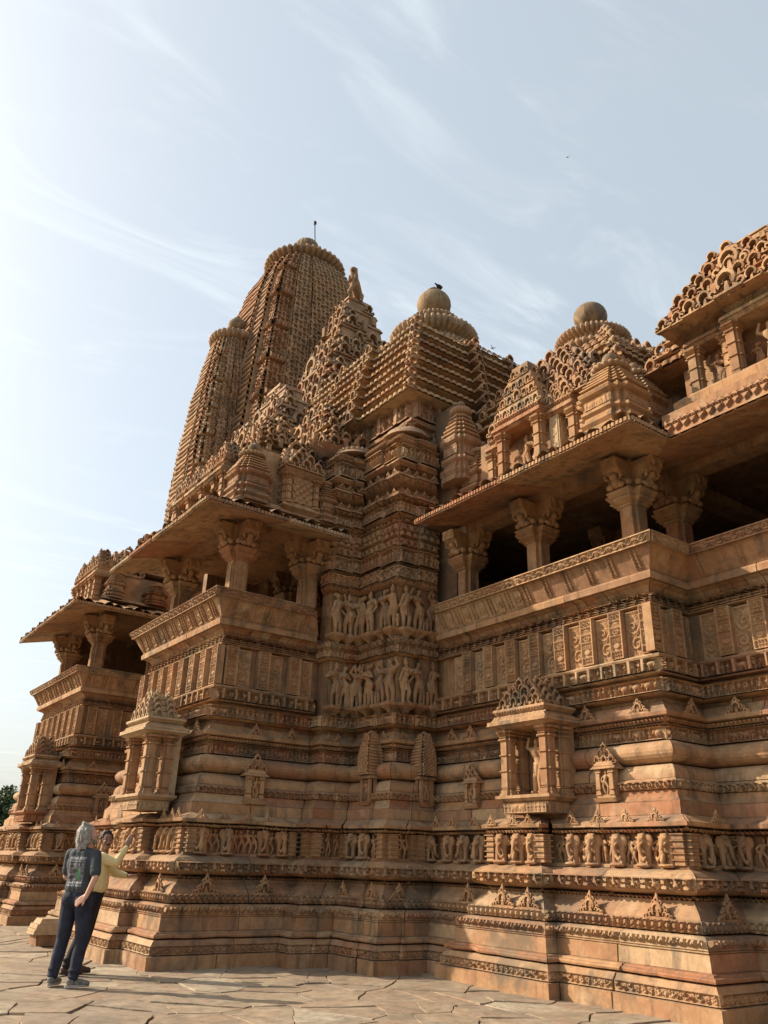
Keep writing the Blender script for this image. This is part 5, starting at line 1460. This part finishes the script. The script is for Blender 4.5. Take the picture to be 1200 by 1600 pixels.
def head_parts(skin, hair, M, kind):
    """returns list of (name, mesh, material); local: +y face, origin at skull centre"""
    b = MB()
    e = lambda *a, **k: ell_part(b, *a, **k)
    e((0, -.005, .025), .076, .094, .088); e((0, .02, -.035), .062, .072, .075); e((0, .058, -.088), .035, .032, .026)
    cap_part(b, (0, -.025, -.18), .055, (0, -.01, -.06), .052)
    cap_part(b, (0, .088, .012), .010, (0, .108, -.026), .014); e((-.012, .098, -.03), .010, .010, .008); e((.012, .098, -.03), .010, .010, .008)
    for q in (-1, 1):
        e((q * .078, -.002, -.005), .012, .022, .032); e((q * .034, .078, .024), .022, .014, .008); e((q * .042, .066, -.02), .02, .02, .022)
        e((q * .030, .084, .006), .0135, .008, .008)
    e((0, .088, -.060), .024, .012, .0065); e((0, .086, -.070), .020, .012, .007)
    out = [('head', fuse('head', b, .0055, skin, smooth=2), skin)]
    h = MB(); rg = random.Random(3 if kind == 1 else 9)
    if kind == 1:       # collar length, swept back, thin on top, short beard
        ell_part(h, (0, -.028, .040), .084, .092, .088)
        for k in range(70):
            a = rg.uniform(-2.0, 2.0) - PI / 2; z0 = rg.uniform(-.05, .06); r = .088
            p = (r * math.cos(a), -.018 + r * 1.05 * math.sin(a), z0); ln = rg.uniform(.06, .12)
            cap_part(h, p, .020, (p[0] * 1.12 + rg.uniform(-.02, .02), p[1] * 1.15 - .01, z0 - ln), .011, n=6)
        for k in range(24):
            x = rg.uniform(-.05, .05); cap_part(h, (x, .04, .10 - abs(x) * .4), .012, (x * 1.2, -.05, .135 - abs(x) * .5 + rg.uniform(0, .02)), .010, n=6)
        out.append(('hair', fuse('hair', h, .007, hair, smooth=0), hair))
        bd = MB(); ell_part(bd, (0, .062, -.095), .038, .034, .032)
        for q in (-1, 1): cap_part(bd, (q * .058, .02, -.05), .014, (q * .03, .068, -.092), .018, n=6)
        out.append(('beard', fuse('beard', bd, .006, HAIR1, smooth=1), hair))
    else:
        ell_part(h, (0, -.022, .045), .086, .094, .086)
        for k in range(60):
            a = rg.uniform(0, 2 * PI); z = rg.uniform(.02, .12); r = math.sqrt(max(0, 1 - (z - .02) ** 2 / .012)) * .078
            ell_part(h, (r * math.cos(a), -.015 + r * 1.05 * math.sin(a) * (1 if math.sin(a) < 0 else .85), z), .02, .02, .018)
        out.append(('hair', fuse('hair', h, .007, hair, smooth=0), hair))
        ms = MB()
        cap_part(ms, (-.022, .098, -.048), .006, (.022, .098, -.048), .006, n=6)
        for q in (-1, 1): cap_part(ms, (q * .018, .092, .036), .005, (q * .048, .080, .034), .004, n=6)
        out.append(('moustache', fuse('moustache', ms, .004, hair, smooth=0), hair))
    eyes = MB()
    for q in (-1, 1): ell_part(eyes, (q * .030, .0905, .006), .0075, .0045, .0045)
    out.append(('eyes', eyes.mesh('eyes', HAIR2, origin=(0, 0, 0))[0], None))
    return out

def person(label, loc, face, J, mats, head_M, kind, hands, hem=.93, long_sleeve=False, group=None):
    """J: joint dictionary in local metres, +y forward, +x the person's right"""
    rz = math.atan2(-face[0], face[1])
    root = thing('person', label, 'person', loc, rz=rz, group=group)
    M = WM[root.name]
    skin, shirt_m, trouser_m, shoe_m, hair_m = mats
    P = {k: Vector(v) for k, v in J.items()}
    b = MB(); c = lambda p, r, q, r2, bb=None: cap_part(bb or b, tuple(p), r, tuple(q), r2)
    for s in ('l', 'r'):
        c(P['hip_' + s], .07, P['knee_' + s], .05); c(P['knee_' + s], .053, P['ank_' + s], .038); c(P['ank_' + s], .034, P['ank_' + s] + Vector((0, 0, -.05)), .02)
        c(P['sh_' + s], .052, P['el_' + s], .040); c(P['el_' + s], .041, P['wr_' + s], .027)
    c(P['pelvis'], .085, P['waist'], .085); c(P['waist'], .10, P['chest'], .10); c(P['chest'], .085, P['neck'], .05); c(P['sh_l'], .05, P['sh_r'], .05)
    c(P['neck'], .05, P['skull'] + Vector((0, -.01, -.06)), .048)
    for s, d, up, cu, sd in hands: hand(b, P['wr_' + s], d, up, cu, sd)
    link('body', fuse('body', b, .0085, skin, smooth=2), M, root)
    # trousers
    b = MB()
    for s in ('l', 'r'):
        k, a, h = P['knee_' + s], P['ank_' + s], P['hip_' + s]
        c(h, .112, h.lerp(k, .5), .098, b); c(h.lerp(k, .5), .098, k, .082, b); c(k, .080, k.lerp(a, .55), .075, b); c(k.lerp(a, .55), .073, a + Vector((0, .005, .02)), .062, b)
        for q in range(3): ell_part(b, tuple(a + Vector((0, .0, .03 + q * .035))), .068, .072, .014, tilt=.25 * (-1) ** q)
        ell_part(b, tuple(h + Vector((0, -.035, -.02))), .095, .09, .10)
    c(P['hip_l'] + Vector((0, 0, .0)), .105, P['hip_r'] + Vector((0, 0, .0)), .105, b)
    c(P['pelvis'] + Vector((-.04, 0, 0)), .118, P['waist'] + Vector((-.03, 0, -.06)), .108, b); c(P['pelvis'] + Vector((.04, 0, 0)), .118, P['waist'] + Vector((.03, 0, -.06)), .108, b)
    link('trousers', fuse('trousers', b, .011, trouser_m, smooth=3), M, root)
    # shirt
    b = MB(); wv = P['waist']
    hemv = Vector((P['pelvis'].x, P['pelvis'].y, hem + .10))
    for dx in (-.06, 0, .06):
        c(hemv + Vector((dx, 0, 0)), .125, wv + Vector((dx, .01, .02)), .118, b); c(wv + Vector((dx, .015, 0)), .118, P['chest'] + Vector((dx * 1.15, 0, 0)), .122, b)
        c(P['chest'] + Vector((dx * 1.2, -.005, .0)), .115, P['neck'] + Vector((dx * 1.2, -.01, -.10)), .085, b)
    if kind == 1: ell_part(b, tuple(wv + Vector((0, .07, .02))), .13, .12, .13)
    for s in ('l', 'r'):
        sh, el, wr = P['sh_' + s], P['el_' + s], P['wr_' + s]
        c(P['neck'] + Vector((0, 0, -.06)), .058, sh, .060, b)
        if long_sleeve: c(sh, .068, el, .058, b); c(el, .058, wr.lerp(el, .08), .042, b)
        else: c(sh, .070, sh.lerp(el, .74), .068, b)
    link('shirt', fuse('shirt', b, .010, shirt_m, smooth=3), M, root)
    for s in ('l', 'r'):
        b = MB(); a, t = P['ank_' + s], P['toe_' + s]; d = (t - a); d.z = 0; d.normalize(); yaw = math.atan2(-d.x, d.y)
        ell_part(b, tuple(a + d * -.015 + Vector((0, 0, -.03))), .045, .055, .055, rot=yaw); ell_part(b, tuple(a + d * .07 + Vector((0, 0, -.045))), .047, .09, .042, rot=yaw); ell_part(b, tuple(a + d * .15 + Vector((0, 0, -.055))), .05, .06, .034, rot=yaw)
        sh = link('shoe', fuse('shoe', b, .008, shoe_m, smooth=2), M, root)
        b = MB()
        cen = a + d * .065
        for zz in (.0,):
            n_ = 18; V = []
            for z_ in (.0, .025):
                for q in range(n_):
                    t_ = 2 * PI * q / n_; x_ = .052 * math.cos(t_) * (1 - .12 * (math.sin(t_) < 0)); y_ = .145 * math.sin(t_)
                    V.append((cen.x + x_ * math.cos(yaw) - y_ * math.sin(yaw), cen.y + x_ * math.sin(yaw) + y_ * math.cos(yaw), z_))
            b.add(V, [tuple(range(n_))[::-1], tuple(range(n_, 2 * n_))] + [(q, (q + 1) % n_, n_ + (q + 1) % n_, n_ + q) for q in range(n_)])
        o = link('sole', b.mesh('sole', SOLE if kind == 1 else BELT, origin=(0, 0, 0))[0], M, sh)
    hm = M @ Matrix.Translation(P['skull']) @ head_M
    hr = None
    for nm, me, mt in head_parts(skin, hair_m, None, kind):
        if nm == 'head': hr = link(nm, me, hm, root)
        else: link(nm, me, hm, hr if nm == 'eyes' else root)
    return root, M
right = Vector((.953, -.302, 0)); away = Vector((.302, .953, 0))
f1 = (away * .80 + right * .60).normalized()
p1 = gp = (3.36, 10.95, 0)
J1 = dict(pelvis=(0, 0, .98), waist=(-.01, .01, 1.10), chest=(-.02, 0, 1.32), neck=(-.03, -.005, 1.52), skull=(-.02, .03, 1.655), hip_l=(-.095, 0, .93), hip_r=(.095, 0, .93),
          knee_l=(-.13, .02, .50), knee_r=(.13, .04, .50), ank_l=(-.16, -.02, .09), ank_r=(.13, -.02, .09), toe_l=(-.19, .12, .05), toe_r=(.21, .10, .05),
          sh_l=(-.205, 0, 1.42), sh_r=(.165, 0, 1.42), el_l=(-.26, .05, 1.17), el_r=(.26, -.07, 1.16), wr_l=(-.12, .17, 1.05), wr_r=(.20, -.11, .965))
person('grey haired man in charcoal printed T-shirt and dark jeans, hand on hip, looking up', p1, f1, J1, (SKIN1, TEE, JEANS, SHOE, HAIR1),
       Matrix.Rotation(-.75, 4, 'Z') @ Matrix.Rotation(.22, 4, 'X') @ Matrix.Scale(1.08, 4), 1, [('r', (-.75, -.15, -.55), (0, -1, .1), .25, 1), ('l', (.3, .6, -.7), (-1, .2, 0), .25, -1)], hem=.955, group=None)
b = MB(); cc = Vector(J1['wr_r'])
f2 = (right * .97 - away * .10).normalized()
J2 = dict(pelvis=(0, .10, .93), waist=(0, .12, 1.05), chest=(0, .12, 1.27), neck=(0, .12, 1.47), skull=(0, .14, 1.60), hip_l=(-.09, .09, .88), hip_r=(.09, .09, .88),
          knee_l=(-.10, .06, .47), knee_r=(.10, .03, .47), ank_l=(-.10, -.02, .09), ank_r=(.11, -.10, .09), toe_l=(-.11, .12, .05), toe_r=(.12, .04, .05),
          sh_l=(-.18, .13, 1.39), sh_r=(.18, .13, 1.39), el_l=(-.21, .30, 1.20), el_r=(.20, .33, 1.33), wr_l=(-.17, .46, 1.17), wr_r=(.14, .43, 1.53))
person('dark haired man in long-sleeved yellow shirt and black trousers, reaching up to the carved frieze', (3.80, 12.0, 0), f2, J2, (SKIN2, YELLOW, TROU, BROWNSHOE, HAIR2),
       Matrix.Rotation(-1.15, 4, 'Z') @ Matrix.Rotation(.05, 4, 'X') @ Matrix.Scale(1.04, 4), 2, [('r', (-.05, .25, .95), (.9, -.3, 0), .15, 1), ('l', (0, .9, .1), (0, 0, 1), .3, -1)], hem=.955, long_sleeve=True)
# ------------------------------------------------------------------ ground, paving, trees, birds
GRASS, n, l, b = new_mat('dry_grass_ground')
geo = n.new('ShaderNodeNewGeometry')
g1 = noise(n, l, geo.outputs['Position'], .25, 6, .65); g2 = noise(n, l, geo.outputs['Position'], 6, 6, .7)
c = mixc(n, l, mrange(n, l, g1.outputs['Fac'], .4, .6), (.07, .085, .03), (.17, .13, .07)); c = mixc(n, l, mrange(n, l, g2.outputs['Fac'], .3, .7, 0, .5), c, (.05, .055, .02))
l.new(c, b.inputs['Base Color']); b.inputs['Roughness'].default_value = 1
mb = MB(); mb.grid(np.array([[(x, y, -1.2) for y in (-300, 10, 60, 3000)] for x in (-1500, -60, 60, 1500)], float)); mb.build('ground', GRASS, None, kind='structure')
DIRT, n, l, b = new_mat('joint_earth')
geo = n.new('ShaderNodeNewGeometry'); g1 = noise(n, l, geo.outputs['Position'], 9, 6, .7)
l.new(mixc(n, l, g1.outputs['Fac'], (.06, .042, .026), (.15, .105, .065)), b.inputs['Base Color']); b.inputs['Roughness'].default_value = 1
mb = MB(); mb.box((-14, -6, -1.25), (22, 44, -.035)); pav = mb.build('pavement', DIRT, None, kind='structure')
PAVE = stone_mat('paving_stone', [(0.40, 0.325, 0.235), (0.43, 0.35, 0.25), (0.37, 0.29, 0.21), (0.41, 0.335, 0.245), (0.52, 0.46, 0.35), (0.36, 0.29, 0.22)], dark=.55, lichen=.35, bump=.6)
def clip(poly, p, nrm):
    out = []
    for i in range(len(poly)):
        a, b_ = poly[i], poly[(i + 1) % len(poly)]
        da = (a - p) @ nrm; db = (b_ - p) @ nrm
        if da <= 0: out.append(a)
        if da * db < 0: out.append(a + (b_ - a) * (da / (da - db)))
    return out
def flags(x0, x1, y0, y1, cell, seed, joined=None):
    rg_ = np.random.RandomState(seed)
    nx, ny = int((x1 - x0) / cell), int((y1 - y0) / cell)
    S = np.array([[(x0 + (i + .5 + (.5 if j % 2 else 0) + rg_.uniform(-.5, .5)) * cell * 1.0, y0 + (j + .5 + rg_.uniform(-.5, .5)) * cell) for j in range(-1, ny + 1)] for i in range(-1, nx + 1)]).reshape(-1, 2)
    out = []
    for q, s in enumerate(S):
        if not (x0 < s[0] < x1 and y0 < s[1] < y1): continue
        d = np.linalg.norm(S - s, axis=1); near = np.argsort(d)[1:16]
        poly = [np.array(v) for v in ((s[0] - 2, s[1] - 2), (s[0] + 2, s[1] - 2), (s[0] + 2, s[1] + 2), (s[0] - 2, s[1] + 2))]
        for t in near:
            nrm = S[t] - s; L = np.linalg.norm(nrm); nrm = nrm / L
            poly = clip(poly, s + nrm * (L / 2 - rg_.uniform(.003, .013)), nrm)
            if len(poly) < 3: break
        if len(poly) < 3: continue
        parts = [poly]
        if rg_.rand() < .55:      # cracked stones
            cen = np.mean(poly, 0); an = rg_.uniform(0, PI); nn = np.array((math.cos(an), math.sin(an)))
            parts = [clip(poly, cen - nn * .004, nn), clip(poly, cen + nn * .004, -nn)]
        for poly in parts:
         if len(poly) < 3: continue
         P = []
         for i in range(len(poly)):
            a, b_ = poly[i], poly[(i + 1) % len(poly)]
            k = max(1, int(np.linalg.norm(b_ - a) / .07))
            for j in range(k): P.append(a + (b_ - a) * j / k)
         P = np.array(P); Pz = np.concatenate([P, np.zeros((len(P), 1))], 1)
         P = P + np.stack([vnoise(Pz, 3, 3), vnoise(Pz, 3, 8)], 1) * .05 + np.stack([vnoise(Pz, 11, 3), vnoise(Pz, 11, 8)], 1) * .012
         out.append((P.mean(0), P, rg_.uniform(-.016, .006), rg_.uniform(-.010, .010, 2)))
    return out
def slab(mb, s, P, dz, tilt):
    n_ = len(P)
    def zz(Q): return dz + (Q - s) @ tilt
    rings = []
    for f, d in ((1.0, -.05), (1.0, -.005), (.992, 0.0), (.6, .001)):
        Q = s + (P - s) * f; rings.append(np.concatenate([Q, (zz(Q) + d + vnoise(np.concatenate([Q, np.zeros((n_, 1))], 1), 4, 2) * .003)[:, None]], 1))
    mb.grid(np.array(rings).transpose(1, 0, 2), wrap=True); mb.add(rings[-1], [tuple(range(n_))])
for s, P, dz, tl in flags(-2.2, 9.3, 4.6, 16.5, .80, 5):
    if (s[0] > 8.7 and s[1] > 6) or (s[0] > 5.6 and s[1] > 13): continue
    mb = MB(); slab(mb, s, P, dz - .004, tl); mb.build('flagstone', PAVE, pav)
mb = MB()
for s, P, dz, tl in flags(-6, 9, 16.55, 40, 1.25, 6): slab(mb, s, P, dz - .004, tl)
for s, P, dz, tl in flags(-12, -2.25, 2, 16.5, 1.3, 7): slab(mb, s, P, dz - .004, tl)
for s, P, dz, tl in flags(-2.2, 11, -3, 4.55, 1.2, 8): slab(mb, s, P, dz - .004, tl)
mb.build('paving_stones', PAVE, pav, kind='stuff')
# fallen moulded stone beside the base
FX, FY = 4.42, 15.75
t = thing('carved_stone_fragment', 'pale broken moulded stone fragment standing by the temple base behind the two men', 'stone fragment', (FX, FY, 0))
mb = MB(); mb.frust((FX, FY), .42, .46, 0, .17, .4, .42); mb.build('lower_stone', STONE, t)
mb = MB(); mb.frust((FX, FY), .56, .48, .173, .33, .52, .44); relief(mb, (FX - .28, FY + .25, .18), (0, -1, 0), (.3, 0, 1), (-1, 0, 0), .5, .09, f_scroll, .015, res=.012); mb.build('upper_stone', STONE_Y, t)
mb = MB(); mb.frust((FX + .02, FY), .46, .38, .333, .41, .42, .34); mb.build('top_slab', STONE_Y, t)

# trees beyond the terrace
LEAF, n, l, b = new_mat('leaf')
oi = n.new('ShaderNodeNewGeometry'); g1 = noise(n, l, oi.outputs['Position'], 1.4, 4, .6)
l.new(mixc(n, l, mrange(n, l, g1.outputs['Fac'], .3, .7), (.030, .052, .014), (.085, .115, .03)), b.inputs['Base Color']); b.inputs['Roughness'].default_value = .6
BARK = simple_mat('bark', (.09, .065, .045), .95, .8, 20)
def tree(label, loc, H, R, seed):
    t = thing('tree', label, 'tree', loc, group=None); M = WM[t.name]
    rg_ = np.random.RandomState(seed); mb = MB()
    mb.tube((0, 0, 0), (.1, .1, H * .35), R * .09, R * .06)
    ends = []
    for k in range(9):
        a = rg_.uniform(0, 2 * PI); e = (math.cos(a) * R * rg_.uniform(.3, .7), math.sin(a) * R * rg_.uniform(.3, .7), H * rg_.uniform(.55, .85))
        mb.tube((.1, .1, H * .33), e, R * .04, R * .012, n=6); ends.append(e)
    link('trunk', mb.mesh('trunk', BARK, origin=(0, 0, 0))[0], M, t)
    mb = MB(); cl = []
    for k in range(150):
        u = rg_.normal(size=3); u /= np.linalg.norm(u); r = rg_.uniform(.35, 1) ** .5
        c_ = np.array((u[0] * R * r, u[1] * R * r, H * .62 + u[2] * H * .36 * r)); cl.append((c_, rg_.uniform(.35, .8) * R * .26))
    for c_, rr in cl:
        n_ = 150; D = rg_.normal(size=(n_, 3)); D /= np.linalg.norm(D, axis=1)[:, None]; C_ = c_ + D * rr * rg_.uniform(.5, 1.05, (n_, 1))
        A = rg_.normal(size=(n_, 3)); A /= np.linalg.norm(A, axis=1)[:, None]; B = np.cross(A, rg_.normal(size=(n_, 3))); B /= np.linalg.norm(B, axis=1)[:, None]
        s_ = .13
        V = np.stack([C_ - A * s_, C_ + B * s_ * .55, C_ + A * s_, C_ - B * s_ * .55], 1).reshape(-1, 3)
        mb.add(V, np.arange(n_ * 4).reshape(-1, 4))
    link('crown', mb.mesh('crown', LEAF, origin=(0, 0, 0))[0], M, t)
tree('broad green tree beyond the terrace at the far left, nearest the temple wall', (12.75, 60, -1.2), 6.4, 3.3, 1)
tree('dark green tree further left behind the nearest far tree, partly out of view', (9.0, 74, -1.2), 7.2, 4.2, 2)
tree('low shrubby green tree in front of the far trees by the terrace edge', (10.3, 49, -1.2), 3.6, 2.4, 3)

# birds high in the sky
BIRD = simple_mat('dark_feathers', (.02, .018, .016), .7)
def bird(label, c_, s, a):
    b_ = MB(); ell_part(b_, (0, 0, 0), .05, .16, .045); ell_part(b_, (0, .17, .02), .03, .04, .03); cap_part(b_, (0, -.14, 0), .03, (0, -.30, 0), .012, n=6)
    for q in (-1, 1): cap_part(b_, (q * .03, .03, .01), .035, (q * .28, .06, .10), .02, n=6); cap_part(b_, (q * .28, .06, .10), .02, (q * .52, -.06, .07), .006, n=6)
    me = fuse('bird', b_, .014, BIRD, smooth=1)
    o = link('bird', me, Matrix.Translation(c_) @ Matrix.Rotation(a, 4, 'Z') @ Matrix.Scale(s, 4)); o['label'] = label; o['category'] = 'bird'
bird('small dark bird flying just above the roofs between the two round finials', (39.83, 41.02, 41.8), 1.0, .6)
bird('tiny dark bird flying alone high in the open sky at right', (59.05, 46.7, 81.62), .8, 2.0)
stub_bird = MB(); ell_part(stub_bird, (0, 0, .07), .07, .15, .07, tilt=.3); ell_part(stub_bird, (0, .13, .15), .04, .045, .04); cap_part(stub_bird, (0, -.1, .05), .04, (0, -.26, .02), .02, n=6); cap_part(stub_bird, (-.02, 0, .0), .012, (-.02, 0, -.04), .012, n=6)  # bird shape put in for the dark broken stub on the hall finial
o = link('bird', fuse('bird', stub_bird, .014, BIRD, smooth=1), Matrix.Translation((HC[0] + .12, HC[1] - .1, 17.02)) @ Matrix.Rotation(-1.2, 4, 'Z')); o['label'] = 'dark broken stub on the round finial of the pyramid hall roof, modelled as a perched bird'; o['category'] = 'bird'
